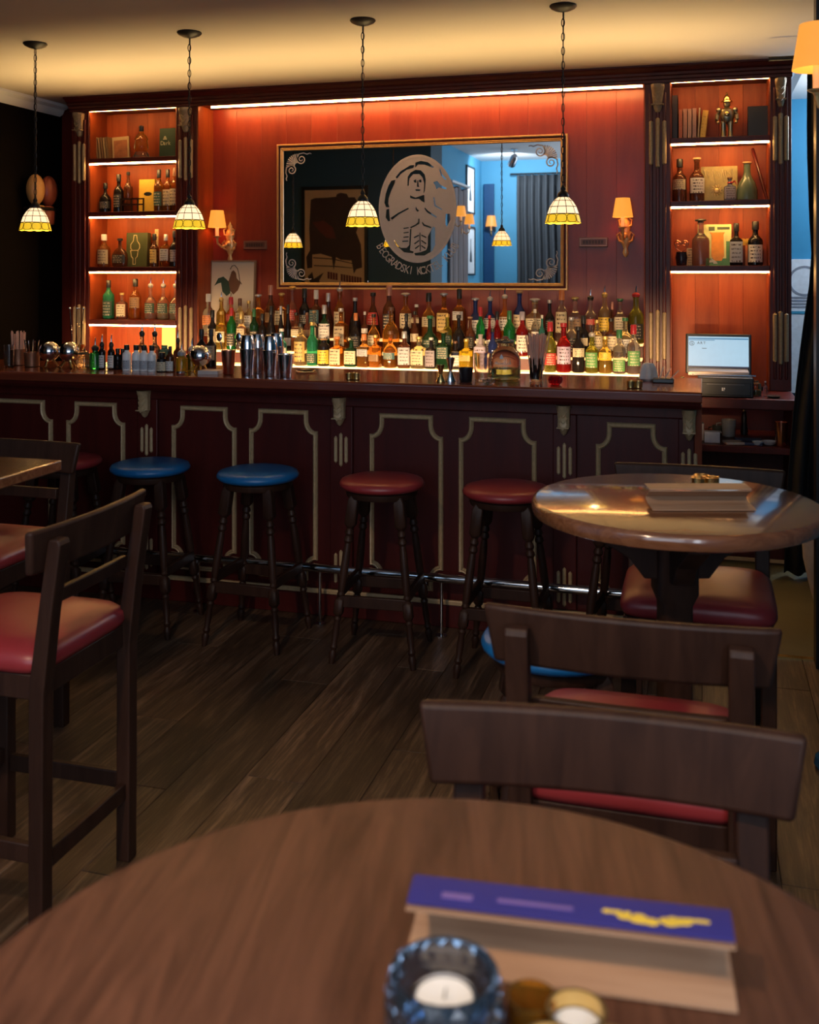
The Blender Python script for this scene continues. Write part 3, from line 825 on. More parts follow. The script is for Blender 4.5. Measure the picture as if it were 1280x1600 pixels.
o = obj('picture_frame', MB().sweep([(a, 0), (b, 0), (b, .514), (a, .514)], [(0, 0), (0, .02), (.012, .02), (.012, 0)]), plain('print_frame', (.20, .13, .09), .5), pr); o.location.y = .022
def flat(pts, y): return MB().prism(pts, y, y + .0012)
cx = (a + b) / 2
def Q(x, y): return (a + (x - 108) / 310 * (b - a), .507 - (y - 895) / 480 * .5)
obj('printed_tail', flat([Q(*q) for q in [(140, 1060), (165, 1010), (200, 998), (235, 1030), (245, 1075), (250, 1110), (225, 1130), (195, 1100), (185, 1040), (165, 1045)]], .0085), plain('ink_green', (.015, .05, .035), .6), pr)
obj('printed_body', flat([Q(*q) for q in [(235, 1030), (255, 965), (268, 955), (285, 975), (290, 1010), (318, 1040), (300, 1090), (270, 1120), (248, 1095)]], .0085), plain('ink_brown', (.12, .055, .03), .6), pr)
m = MB()
m.tube([(Q(*q)[0], .009, Q(*q)[1]) for q in [(245, 950), (258, 925), (275, 922), (295, 945), (305, 985), (312, 1030), (325, 1050)]], .0028, 5)
m.tube([(Q(*q)[0], .009, Q(*q)[1]) for q in [(255, 1110), (252, 1140), (240, 1152)]], .003, 5)
obj('printed_outline', m, plain('ink_dark', (.05, .035, .025), .6), pr)

# ================================================================== pendant lamps
M_['pane_cream'] = emit('cream_lamp_glass', (1.0, .68, .38), 1.3, (.9, .8, .6), .15)
M_['pane_yellow'] = emit('yellow_lamp_glass', (1.0, .55, .02), .85, (.9, .7, .05), .2)
M_['lead'] = plain('lead_came', (.05, .035, .02), .5, .4)
def pendant(label, x, y):
    t = thing('pendant_lamp', label, 'lamp', (x, y, 0), random.uniform(0, .5), 'leaded glass pendants over the bar')
    obj('canopy', MB().lathe([(.062, 2.85), (.064, 2.845), (.056, 2.836), (.035, 2.826), (.012, 2.82), (.004, 2.817)], seg=24), M_['iron'], t)
    m = MB(); z = 2.82; k = 0
    while z > 2.0:
        c = z - .0175
        pts = []
        for i in range(10):
            aa = 2 * math.pi * i / 10; u, w = .0075 * math.cos(aa), .0205 * math.sin(aa)
            pts.append((u if k % 2 else 0, 0 if k % 2 else u, c + w))
        m.tube(pts, .0021, 5, True); z -= .033; k += 1
    m.tube([(0.004, 0, 2.82), (-.003, .002, 2.5), (.003, 0, 2.2), (0, 0, 1.99)], .0022, 5)
    obj('chain', m, M_['iron'], t)
    obj('cap', MB().lathe([(.006, 2.012), (.012, 2.0), (.010, 1.99), (.022, 1.978), (.028, 1.965), (.027, 1.955)], seg=18), M_['iron'], t)
    # shade: four rows of panes set in lead
    prof = [(.026, 1.957), (.044, 1.940), (.062, 1.912), (.0735, 1.878), (.0835, 1.838)]
    N = 10
    lead = MB()
    for r_, z_ in prof[:-1]:
        lead.tube([(r_ * math.cos(2 * math.pi * i / 40), r_ * math.sin(2 * math.pi * i / 40), z_) for i in range(40)], .0017, 5, True)
    for i in range(N):
        a = 2 * math.pi * i / N
        lead.tube([(r_ * math.cos(a), r_ * math.sin(a), z_) for r_, z_ in prof[:4]], .0016, 5)
    for i in range(N):      # scalloped rim of rounded yellow pieces
        a0 = 2 * math.pi * (i + .5) / N; hw = math.pi / N * .94
        pts = []
        for k in range(16):
            b = 2 * math.pi * k / 16
            e = .62
            uu = math.copysign(abs(math.cos(b)) ** e, math.cos(b)); ww = math.copysign(abs(math.sin(b)) ** e, math.sin(b))
            f = .5 - .5 * ww; r_ = .0738 + (.0835 - .0738) * f; z_ = 1.876 + (1.838 - 1.876) * f
            pts.append((r_ * math.cos(a0 + hw * uu), r_ * math.sin(a0 + hw * uu), z_))
        lead.tube(pts, .0016, 5, True)
    sh = obj('lamp_shade', lead, M_['lead'], t)
    for j in range(4):
        (ra, za), (rb, zb) = prof[j], prof[j + 1]
        for i in range(N):
            a, b = 2 * math.pi * (i + .5 * (j == 3)) / N, 2 * math.pi * (i + 1 + .5 * (j == 3)) / N
            mb = MB(); vs = []
            for q in range(4):
                an = a + (b - a) * q / 3
                low = zb - (.004 * math.sin(math.pi * q / 3) if j == 3 else 0)
                for dr in (0, .0012): vs += [((ra - dr) * math.cos(an), (ra - dr) * math.sin(an), za), ((rb - dr) * math.cos(an), (rb - dr) * math.sin(an), low)]
            fs = []
            for q in range(3):
                s = q * 4; fs += [(s, s + 4, s + 5, s + 1), (s + 2, s + 3, s + 7, s + 6), (s + 1, s + 5, s + 7, s + 3), (s, s + 2, s + 6, s + 4)]
            fs += [(0, 1, 3, 2), (12, 14, 15, 13)]
            obj('pane', mb.add(vs, fs), M_['pane_yellow'] if j == 3 else M_['pane_cream'], sh)
    obj('bulb', MB().ball((0, 0, 1.905), .019, sz=1.3, seg=12, rings=8), emit('bulb_glow', (1, .66, .34), 8), t)
    return t
PY = 4.78
pend = pendant('leaded glass pendant lamp hanging in front of the gilt mirror', -1.605, PY)
for lab, x in (('leaded glass pendant lamp at the far left, against the dark wall', -3.476), ('leaded glass pendant lamp in front of the left shelving', -2.55), ('leaded glass pendant lamp by the right edge of the mirror', -0.622)):
    copy_tree(pend, (x, PY, 0), random.uniform(0, .6), lab)
for x in (-1.605, -3.476, -2.55, -0.622):
    light('pendant_bulb_light', 'POINT', (x, PY, 1.86), 1.6, (1, .62, .30), radius=.02)

# ================================================================== wall sconces
M_['sconce_shade'] = emit('sconce_shade_fabric', (1.0, .37, .045), .95, (.45, .2, .06), .06)
def sconce(label, loc, rz, out=.10, side=.0, h=.12, power=1.2, ornate=True):
    """candle sconce: local +y goes into the wall, z measured from the candle pan"""
    t = thing('wall_sconce', label, 'lamp', loc, rz, 'shaded candle sconces')
    r0, r1 = h * .37, h * .53
    m = MB(); n = 28
    pr = [(r1, .06), (r0, .06 + h)]
    m.lathe([(r1, .06), (r0, .06 + h), (r0 - .0015, .06 + h), (r1 - .0015, .06)], (side, -out, 0), n, close=False)
    obj('lamp_shade', m, M_['sconce_shade'], t)
    obj('candle_tube', MB().lathe([(.012, 0), (.0125, .05), (.012, .085), (.008, .088)], (side, -out, 0), 14), emit('candle_tube_glow', (1, .45, .12), .35, (.85, .7, .45)), t)
    obj('bulb', MB().ball((side, -out, .115), .014, sz=1.7, seg=10, rings=8), emit('sconce_bulb', (1, .6, .25), 6), t)
    obj('drip_pan', MB().lathe([(.005, -.022), (.010, -.016), (.012, -.01), (.026, -.004), (.028, 0), (.012, .002)], (side, -out, 0), 18), M_['sconce_gold'], t)
    obj('arm', MB().tube([(side, -out, -.018), (side * .98, -out * .95, -.05), (side * .7, -out * .6, -.075), (side * .3, -out * .3, -.06), (0, -.02, -.035)], [.008, .008, .009, .009, .010], 8), M_['sconce_gold'], t)
    m = MB()
    if ornate:
        m.lathe([(.001, -.19), (.012, -.18), (.020, -.16), (.012, -.135), (.018, -.12), (.032, -.09), (.038, -.05), (.026, -.02), (.034, 0), (.030, .03), (.016, .055), (.02, .07), (.008, .09), (.001, .105)], (0, -.006, 0), 14, sy=.55)
        for s in (-1, 1):
            m.tube([(s * .01, -.012, -.10), (s * .04, -.02, -.085), (s * .052, -.02, -.05), (s * .035, -.02, -.03), (s * .028, -.02, -.055)], [.008, .008, .007, .006, .004], 6)
            m.tube([(s * .008, -.012, .0), (s * .035, -.02, .012), (s * .042, -.02, .045), (s * .024, -.02, .055)], [.007, .007, .006, .004], 6)
        m.ball((0, -.02, -.05), .02, sy=.8, seg=10, rings=8)
    else:
        m.lathe([(.035, 0), (.035, -.008), (.025, -.014), (.01, -.02)], (0, 0, -.035), 18, M=Matrix.Rotation(R(90), 3, 'X') @ Matrix.Diagonal((1, 1, 1)))
    obj('backplate', m, M_['sconce_gold'], t)
    return t
for lab, x, z, sd in (('orange shaded candle sconce on the red wall left of the mirror', -3.21, 1.865, -.058), ('orange shaded candle sconce on the red wall right of the mirror', -0.465, 1.895, -.012)):
    sconce(lab, (x, 6.62, z), 0, .09, sd)
    light('sconce_light', 'POINT', (x + sd, 6.53, z + .11), 1.5, (1, .30, .08), radius=.03)
sconce('large orange shaded sconce on the right wall, cut by the frame', (.46, 3.27, 2.150), R(-90), .13, .0, .135, ornate=False)
light('sconce_light', 'POINT', (.33, 3.27, 2.27), 1.6, (1, .45, .14), radius=.03)

# ================================================================== bottles
SHAPES = {
 'round': [(.88, 0, 2), (1, .02, 2), (1, .56, 2), (.93, .62, 2), (.66, .68, 2), (.42, .73, 2), (.36, .79, 2), (.35, .95, 2), (.40, .955, 2), (.40, 1, 2)],
 'tall': [(.9, 0, 2), (1, .015, 2), (1, .62, 2), (.93, .67, 2), (.6, .73, 2), (.40, .79, 2), (.36, .85, 2), (.36, 1, 2)],
 'square': [(.92, 0, 6), (1, .02, 6), (1, .60, 6), (.94, .645, 5), (.6, .69, 3), (.38, .73, 2), (.34, .80, 2), (.34, .94, 2), (.39, .95, 2), (.39, 1, 2)],
 'squat': [(.85, 0, 2), (1, .03, 2), (1, .46, 2), (.92, .54, 2), (.6, .63, 2), (.33, .69, 2), (.28, .76, 2), (.28, .96, 2), (.34, .965, 2), (.34, 1, 2)],
 'bell': [(.92, 0, 2), (1, .03, 2), (.96, .30, 2), (.80, .48, 2), (.52, .60, 2), (.36, .70, 2), (.32, .8, 2), (.32, 1, 2)],
 'champagne': [(.95, 0, 2), (1, .015, 2), (1, .40, 2), (.86, .52, 2), (.58, .65, 2), (.38, .78, 2), (.33, .88, 2), (.37, .9, 2), (.36, 1, 2)],
 'flask': [(.80, 0, 3), (.95, .03, 3), (1, .28, 3), (.94, .48, 3), (.66, .62, 2.5), (.30, .70, 2), (.24, .77, 2), (.24, .96, 2), (.3, .965, 2), (.3, 1, 2)],
 'globe': [(.55, 0, 2), (.82, .06, 2), (1, .24, 2), (.94, .40, 2), (.62, .52, 2), (.32, .60, 2), (.26, .70, 2), (.26, .96, 2), (.32, .965, 2), (.32, 1, 2)],
 'cone': [(.95, 0, 2), (1, .02, 2), (.97, .1, 2), (.72, .5, 2), (.42, .68, 2), (.26, .76, 2), (.24, .96, 2), (.3, .965, 2), (.3, 1, 2)],
 'jar': [(.9, 0, 2), (1, .03, 2), (1, .74, 2), (.9, .82, 2), (.55, .88, 2), (.5, .92, 2), (.5, 1, 2)],
}
GC = {'amber': ((.55, .19, .03), .85), 'whisky': ((.78, .33, .06), .9), 'brown': ((.16, .05, .02), .6), 'dark': ((.016, .012, .012), .25), 'clear': ((.88, .84, .76), .95), 'gold': ((.90, .60, .10), .9),
      'pale': ((.92, .78, .42), .92), 'green': ((.03, .42, .10), .85), 'mint': ((.06, .55, .28), .8), 'olive': ((.42, .42, .05), .85), 'dkgreen': ((.012, .05, .02), .4), 'red': ((.55, .02, .02), .8), 'orange': ((.85, .27, .03), .8),
      'blue': ((.03, .05, .22), .6), 'teal': ((.10, .45, .42), .8), 'rose': ((.50, .16, .10), .7), 'white': ((.86, .84, .82), .0), 'slate': ((.16, .18, .24), .4), 'lilac': ((.45, .38, .42), .2), 'jade': ((.10, .16, .10), .0), 'yellow': ((.85, .55, .03), .75)}
PAPER = {'cream': (.62, .52, .34), 'white': (.68, .64, .58), 'orange': (.62, .20, .06), 'yellow': (.75, .50, .05), 'brown': (.30, .17, .08), 'black': (.02, .02, .02), 'red': (.45, .03, .03), 'teal': (.06, .14, .15), 'green': (.09, .26, .08), 'beige': (.42, .34, .22), 'gold': (.55, .38, .12), 'lavender': (.42, .36, .52), 'silver': (.42, .43, .46), 'dkgreen': (.03, .07, .05), 'grey': (.26, .23, .27)}
CAPC = {'black': (.012, .012, .012), 'red': (.42, .02, .03), 'gold': (.6, .42, .14), 'white': (.7, .68, .64), 'silver': (.5, .5, .52), 'green': (.03, .16, .06), 'orange': (.6, .2, .06), 'pink': (.55, .25, .18), 'brown': (.14, .06, .03), 'teal': (.1, .2, .2), 'lilac': (.45, .4, .45)}
CM = {k: plain('cap_' + k, v, .4, .5 if k in ('gold', 'silver', 'pink') else 0) for k, v in CAPC.items()}
BM = {}
def cached(key, fn, mat):
    if key not in BM:
        me = mesh(key[0], fn(), 38); me.materials.append(mat); BM[key] = me
    return BM[key]


def interp(prof, t):
    for (r0, z0, n0), (r1, z1, n1) in zip(prof, prof[1:]):
        if z0 <= t <= z1:
            k = (t - z0) / (z1 - z0 + 1e-9); return r0 + (r1 - r0) * k, n0 + (n1 - n0) * k
    return prof[-1][0], 2


def bottle(label, loc, shape='round', h=.29, r=.037, g='amber', cap='screw black', lab='cream', lz=(.14, .46), rz=0, tilt=0, group=None, cat='bottle', neck=None, depth=1.0, name='bottle', fill=None):
    t = thing(name, label, cat, loc, rz, group)
    if tilt: t.rotation_euler = (0, R(tilt), rz)
    kind, _, cc = cap.partition(' ')
    caph = {'screw': .05, 'foil': .06, 'cork': .05, 'ball': .07, 'pourer': .04, 'stopper': .07, 'none': 0, 'lid': .17}[kind]
    gh = h * (1 - caph) if kind != 'pourer' else h
    P = SHAPES[shape]; col, tr = GC[g]; gm = glass(col, tr)
    sy = depth * (.55 if shape == 'flask' else 1)
    if g == 'jade': gm = plain('jade_ceramic', (.085, .12, .075), .25, coat=.4) if 'jade' not in CM else CM['jade']; CM['jade'] = gm
    obj('glass_body', cached(('glass_body', shape, round(gh, 3), r, g, sy), lambda: MB().lathe([(a * r, b * gh, n) for a, b, n in P], seg=24, sy=sy), gm), None, t)
    nr = P[-1][0] * r
    if fill:
        fm = plain('liquid_' + fill, GC[fill][0], .25) if ('liq', fill) not in CM else CM[('liq', fill)]; CM[('liq', fill)] = fm
        obj('liquid', cached(('liquid', shape, gh, r, fill), lambda: MB().lathe([(interp(P, k)[0] * r * .93, max(.006, k * gh), interp(P, k)[1]) for k in (.0, .05, .2, .36, .40)], seg=20, sy=sy), fm), None, t)
    if kind == 'screw':
        obj('cap', cached(('cap', shape, gh, r, cc, h), lambda: MB().lathe([(nr * 1.12, gh - h * .03), (nr * 1.15, gh - h * .028), (nr * 1.15, h - .002), (nr * .95, h)], seg=16), CM[cc]), None, t)
    elif kind == 'lid':
        obj('lid', cached(('lid', shape, gh, r, cc, h), lambda: MB().lathe([(nr * 1.18, gh - .004), (nr * 1.25, gh - .002), (nr * 1.25, h - .002), (nr * 1.1, h)], seg=18), CM[cc]), None, t)
    elif kind == 'foil':
        obj('foil_sleeve', cached(('foil_sleeve', shape, gh, r, cc, h), lambda: MB().lathe([(nr * 1.16, gh * .86), (nr * 1.18, gh * .865), (nr * 1.12, h - .004), (nr * .95, h)], seg=16), CM[cc]), None, t)
    elif kind == 'cork':
        m = CM[cc] if cc else M_['cork']
        obj('cork_stopper', cached(('cork_stopper', shape, gh, r, cc, h), lambda: MB().lathe([(nr * .8, gh - .006), (nr * .8, gh + .001), (nr * 1.35, gh + .002), (nr * 1.4, h - .004), (nr * 1.2, h)], seg=16), m), None, t)
    elif kind in ('ball', 'stopper'):
        obj('stopper', cached(('stopper', kind, shape, gh, r, cc, h), lambda: MB().lathe([(nr * .7, gh - .006), (nr * .75, gh + .003), (nr * 1.5, gh + h * .02), (nr * (1.9 if kind == 'ball' else 1.6), gh + h * .04), (nr * 1.5, h - .004), (nr * .6, h)], seg=16), CM[cc]), None, t)
    elif kind == 'pourer':
        def pm():
            m = MB().lathe([(nr * .8, gh - .008), (nr * 1.25, gh + .001), (nr * 1.3, gh + .012), (nr * .8, gh + .02), (.004, gh + .024)], seg=14)
            return m
        obj('pourer_plug', cached(('pourer_plug', shape, gh, r, cc), pm, CM[cc or 'black']), None, t)
        obj('pourer_spout', cached(('pourer_spout', shape, gh, r), lambda: MB().tube([(0, 0, gh + .02), (0, 0, gh + .045), (.004, -.002, gh + .062)], [.0042, .0034, .0022], 8), M_['steel']), None, t)
    if lab:
        z0, z1 = lz
        lr = [interp(P, z0 + (z1 - z0) * k / 3) for k in range(4)]
        def lm():
            vs = []; fs = []; seg = 12; hw = R(64)
            for k in range(4):
                rr, n = lr[k]; e = 2 / n
                for i in range(seg + 1):
                    a = -math.pi / 2 - hw + 2 * hw * i / seg; ca, sa = math.cos(a), math.sin(a)
                    for o_ in (.0006, .0013):
                        R_ = rr * r + o_
                        vs.append((R_ * math.copysign(abs(ca) ** e, ca), R_ * sy * math.copysign(abs(sa) ** e, sa), gh * (z0 + (z1 - z0) * k / 3)))
            row = 2 * (seg + 1)
            for k in range(3):
                for i in range(seg):
                    a = k * row + i * 2
                    fs += [(a + 1, a + 3, a + row + 3, a + row + 1), (a, a + row, a + row + 2, a + 2)]
            return MB().add(vs, fs)
        inkc = (.5, .42, .3) if lab in ('black', 'teal', 'dkgreen', 'red', 'green') else (.05, .03, .03)
        obj('label', cached(('label', shape, gh, r, lab, lz, sy), lm, paper(PAPER[lab], inkc, 5, .5)), None, t)
    if neck:
        obj('neck_label', cached(('neck_label', shape, gh, r, neck), lambda: MB().lathe([(interp(P, k)[0] * r + .0008, k * gh) for k in (.80, .85, .90)], seg=16), paper(PAPER[neck], lines=2)), None, t)
    return t


ORD = 'first second third fourth fifth sixth seventh eighth ninth tenth eleventh twelfth thirteenth fourteenth fifteenth sixteenth seventeenth eighteenth nineteenth twentieth'.split()
ORD += ['twenty-' + w for w in ORD[:9]] + ['thirtieth'] + ['thirty-' + w for w in ORD[:9]]
ROWS = {}
def row(name, z, y, items, group):
    items = sorted(items, key=lambda q: q[0])
    for (xa, _, ka), (xb, _, kb) in zip(items, items[1:]):      # neighbours never touch
        lim = (xb - xa - .002) / (ka['r'] + kb['r'])
        if lim < 1 and not ka.get('dy') and not kb.get('dy'): ka['r'] *= lim; kb['r'] *= lim
    for i, it in enumerate(items):
        x, desc, kw = it
        kw = dict(kw); dy = kw.pop('dy', 0)
        bottle(f'{desc}, {ORD[i]} in {name}', (x, y + dy, z + .0005), group=group, rz=random.uniform(-.25, .25), **kw)


def b(shape, h, r, g, cap, lab=None, lz=(.14, .46), **k): return dict(shape=shape, h=h, r=r, g=g, cap=cap, lab=lab, lz=lz, **k)
BACK = [
 (-3.222, 'clear bottle with orange label and white cap', b('round', .285, .040, 'clear', 'foil white', 'orange', (.28, .52))),
 (-3.126, 'golden yellow bottle with gold pourer', b('tall', .24, .034, 'gold', 'pourer gold', 'yellow', (.2, .4))),
 (-3.055, 'red-orange bottle with red cap', b('round', .265, .034, 'orange', 'foil red', 'red', (.4, .6))),
 (-2.989, 'cream labelled bottle with brown neck', b('tall', .255, .033, 'pale', 'foil brown', 'cream', (.25, .66))),
 (-2.924, 'pale yellow bottle with gold top', b('tall', .24, .031, 'pale', 'screw gold', 'white', (.25, .62))),
 (-2.854, 'clear decanter of orange spirit with silver stopper', b('square', .285, .038, 'whisky', 'stopper silver', None)),
 (-2.766, 'dark amber bottle with pink copper neck foil', b('round', .345, .036, 'brown', 'foil pink', 'brown', (.3, .5))),
 (-2.687, 'bottle with big cream label and gold cap', b('square', .295, .036, 'whisky', 'stopper gold', 'cream', (.30, .64))),
 (-2.61, 'reddish bottle with round gold stopper', b('round', .34, .036, 'rose', 'ball gold', 'red', (.36, .58))),
 (-2.523, 'dark whisky bottle with black cap', b('round', .325, .037, 'dark', 'foil black', 'black', (.3, .5))),
 (-2.442, 'bottle with dark teal label and tilted pale stopper', b('square', .315, .036, 'brown', 'foil white', 'teal', (.32, .62))),
 (-2.357, 'dark brown bottle with clear glass neck', b('bell', .295, .040, 'brown', 'foil silver', None)),
 (-2.277, 'brown bottle with silver pourer and beige label', b('round', .31, .038, 'amber', 'pourer silver', 'beige', (.2, .56))),
 (-2.171, 'very dark bottle with grey cap', b('bell', .265, .042, 'dark', 'screw silver', None)),
 (-2.048, 'wide clear decanter with black cap and red tag', b('cone', .30, .052, 'brown', 'screw black', 'red', (.32, .60))),
 (-1.94, 'dark bottle with tall pinkish neck foil', b('round', .345, .041, 'brown', 'foil pink', 'black', (.2, .5))),
 (-1.828, 'amber bottle with cream label and silver stopper', b('round', .30, .045, 'amber', 'ball silver', 'cream', (.26, .6))),
 (-1.756, 'small bottle with pale curled label', b('square', .225, .030, 'brown', 'screw white', 'cream', (.5, .66))),
 (-1.675, 'whisky bottle with dark cap and gold shoulder', b('squat', .30, .046, 'whisky', 'foil black', 'beige', (.3, .52))),
 (-1.575, 'tall square bottle with long tan label', b('square', .30, .040, 'amber', 'stopper silver', 'gold', (.2, .62))),
 (-1.475, 'amber two-label bottle with long dark neck', b('square', .325, .036, 'amber', 'foil black', 'white', (.42, .6))),
 (-1.371, 'dark blue bottle with wide white label', b('squat', .27, .048, 'blue', 'stopper silver', 'white', (.15, .52))),
 (-1.277, 'blue bottle with white label and steel pourer', b('squat', .255, .046, 'blue', 'pourer silver', 'white', (.3, .56))),
 (-1.184, 'orange bottle with white label and steel pourer', b('squat', .27, .043, 'orange', 'pourer silver', 'white', (.25, .56))),
 (-1.091, 'blue-black bottle with horse-shaped cream label', b('round', .315, .038, 'blue', 'cork', 'cream', (.18, .56))),
 (-0.995, 'broad square pale bottle with dark badge', b('square', .27, .054, 'pale', 'stopper silver', 'cream', (.3, .58))),
 (-0.904, 'slim black bottle with silver cap', b('round', .26, .030, 'dark', 'screw silver', 'black', (.3, .55))),
 (-0.829, 'cream labelled bottle with red badge and orange top', b('round', .32, .038, 'clear', 'foil orange', 'cream', (.2, .62))),
 (-0.747, 'clear bottle with brown label and gold cap', b('square', .28, .039, 'clear', 'stopper gold', 'brown', (.2, .56))),
 (-0.654, 'clear bottle with red band and steel pourer', b('round', .265, .038, 'clear', 'pourer black', 'red', (.42, .55))),
 (-0.569, 'pale gold bottle with steel pourer', b('tall', .285, .038, 'pale', 'pourer gold', 'yellow', (.25, .55))),
 (-0.527, 'bottle with square copper neck foil', b('square', .25, .020, 'brown', 'foil pink', None, dy=.042)),
 (-0.477, 'cream labelled bottle with green and white cap', b('square', .27, .036, 'clear', 'cork green', 'cream', (.3, .62))),
 (-0.383, 'olive green bottle with red neck and steel pourer', b('round', .285, .046, 'olive', 'pourer red', 'black', (.1, .42))),
]
MID = [
 (-3.132, 'dark wine bottle with beige label', b('round', .26, .032, 'dark', 'foil black', 'beige', (.15, .55))),
 (-3.067, 'gold bottle with yellow cap', b('square', .25, .032, 'gold', 'screw gold', 'cream', (.2, .5))),
 (-2.993, 'bright green bottle with red cap', b('tall', .275, .032, 'green', 'foil red', 'black', (.1, .42))),
 (-2.923, 'bottle with cream label and gold neck', b('round', .25, .033, 'clear', 'foil gold', 'cream', (.25, .6))),
 (-2.831, 'dark green bottle with shiny shoulder', b('tall', .27, .034, 'dkgreen', 'foil green', 'black', (.2, .5))),
 (-2.772, 'very dark bottle with black foil', b('round', .24, .032, 'dark', 'foil black', None)),
 (-2.709, 'tall black bottle with white round seal', b('champagne', .29, .036, 'dark', 'foil black', 'black', (.2, .4))),
 (-2.641, 'black champagne-shaped bottle with silver band', b('champagne', .29, .034, 'dark', 'foil silver', None)),
 (-2.591, 'black champagne-shaped bottle with black foil', b('champagne', .30, .036, 'dark', 'foil black', 'silver', (.12, .3))),
 (-2.533, 'bottle with small cream shoulder label', b('square', .25, .031, 'brown', 'screw black', 'cream', (.4, .66))),
 (-2.458, 'reddish brown bottle with brown cap', b('round', .25, .033, 'rose', 'screw brown', 'brown', (.4, .58))),
 (-2.409, 'pale bottle with square cork stopper', b('square', .262, .030, 'clear', 'cork', 'beige', (.35, .62))),
 (-2.339, 'black bottle with striped black and white label', b('square', .30, .036, 'dkgreen', 'foil silver', 'white', (.3, .64))),
 (-2.225, 'brown bottle with tall printed beige label', b('square', .28, .038, 'amber', 'screw silver', 'beige', (.15, .62))),
 (-2.125, 'black bottle with orange capsule and white print', b('squat', .25, .042, 'dark', 'foil orange', 'black', (.12, .44))),
 (-2.065, 'slim bottle with small white cap', b('tall', .26, .030, 'brown', 'screw white', 'white', (.5, .62))),
 (-2.005, 'round shouldered amber bottle with cream label', b('squat', .245, .043, 'whisky', 'screw black', 'cream', (.1, .48))),
 (-1.89, 'large amber flask with pale shoulder', b('flask', .29, .055, 'whisky', 'screw brown', None)),
 (-1.789, 'dark bottle with thin silver band', b('round', .25, .035, 'dark', 'foil black', 'black', (.3, .5))),
 (-1.735, 'dark brown bottle with printed cream label', b('squat', .265, .040, 'brown', 'screw black', 'cream', (.3, .5))),
 (-1.635, 'round dark green bottle with white emblem', b('globe', .24, .055, 'dkgreen', 'screw green', 'dkgreen', (.1, .4))),
 (-1.524, 'olive green bottle with pale neck', b('round', .25, .034, 'olive', 'screw gold', 'dkgreen', (.2, .5))),
 (-1.451, 'dark bottle with engraved ring pattern', b('squat', .245, .045, 'dark', 'screw black', None)),
 (-1.378, 'dark bottle with small orange cork', b('round', .235, .034, 'brown', 'cork', 'black', (.2, .5))),
 (-1.313, 'green bottle with red cap', b('tall', .295, .036, 'green', 'foil red', 'white', (.1, .36))),
 (-1.257, 'crimson bottle with pink top', b('round', .245, .032, 'red', 'screw red', 'white', (.1, .4))),
 (-1.209, 'red-black bottle with black neck', b('round', .27, .032, 'red', 'foil black', 'black', (.1, .4))),
 (-1.133, 'vivid green bottle behind the swing-lid jar', b('tall', .275, .036, 'green', 'foil green', 'black', (.1, .4))),
 (-1.054, 'red bottle with white label and lilac cap', b('round', .27, .036, 'red', 'foil lilac', 'white', (.1, .5))),
 (-0.976, 'clear bottle with white stripes', b('tall', .285, .034, 'clear', 'screw white', 'white', (.3, .55))),
 (-0.933, 'pale teal bottle with white cap', b('tall', .25, .028, 'teal', 'screw white', 'silver', (.2, .45))),
 (-0.756, 'clear bottle with black label and silver cap', b('round', .24, .034, 'clear', 'screw silver', 'black', (.15, .5))),
 (-0.683, 'dark bottle with white neck band', b('round', .25, .034, 'dark', 'foil black', 'cream', (.3, .5))),
 (-0.603, 'small clear bottle with cream label', b('round', .225, .034, 'pale', 'screw gold', 'cream', (.2, .6))),
 (-0.521, 'brown bottle with square cream label', b('square', .235, .036, 'brown', 'screw black', 'cream', (.2, .58))),
 (-0.438, 'wide bottle with pale shoulder and cream label', b('squat', .24, .046, 'pale', 'screw green', 'white', (.15, .5))),
]
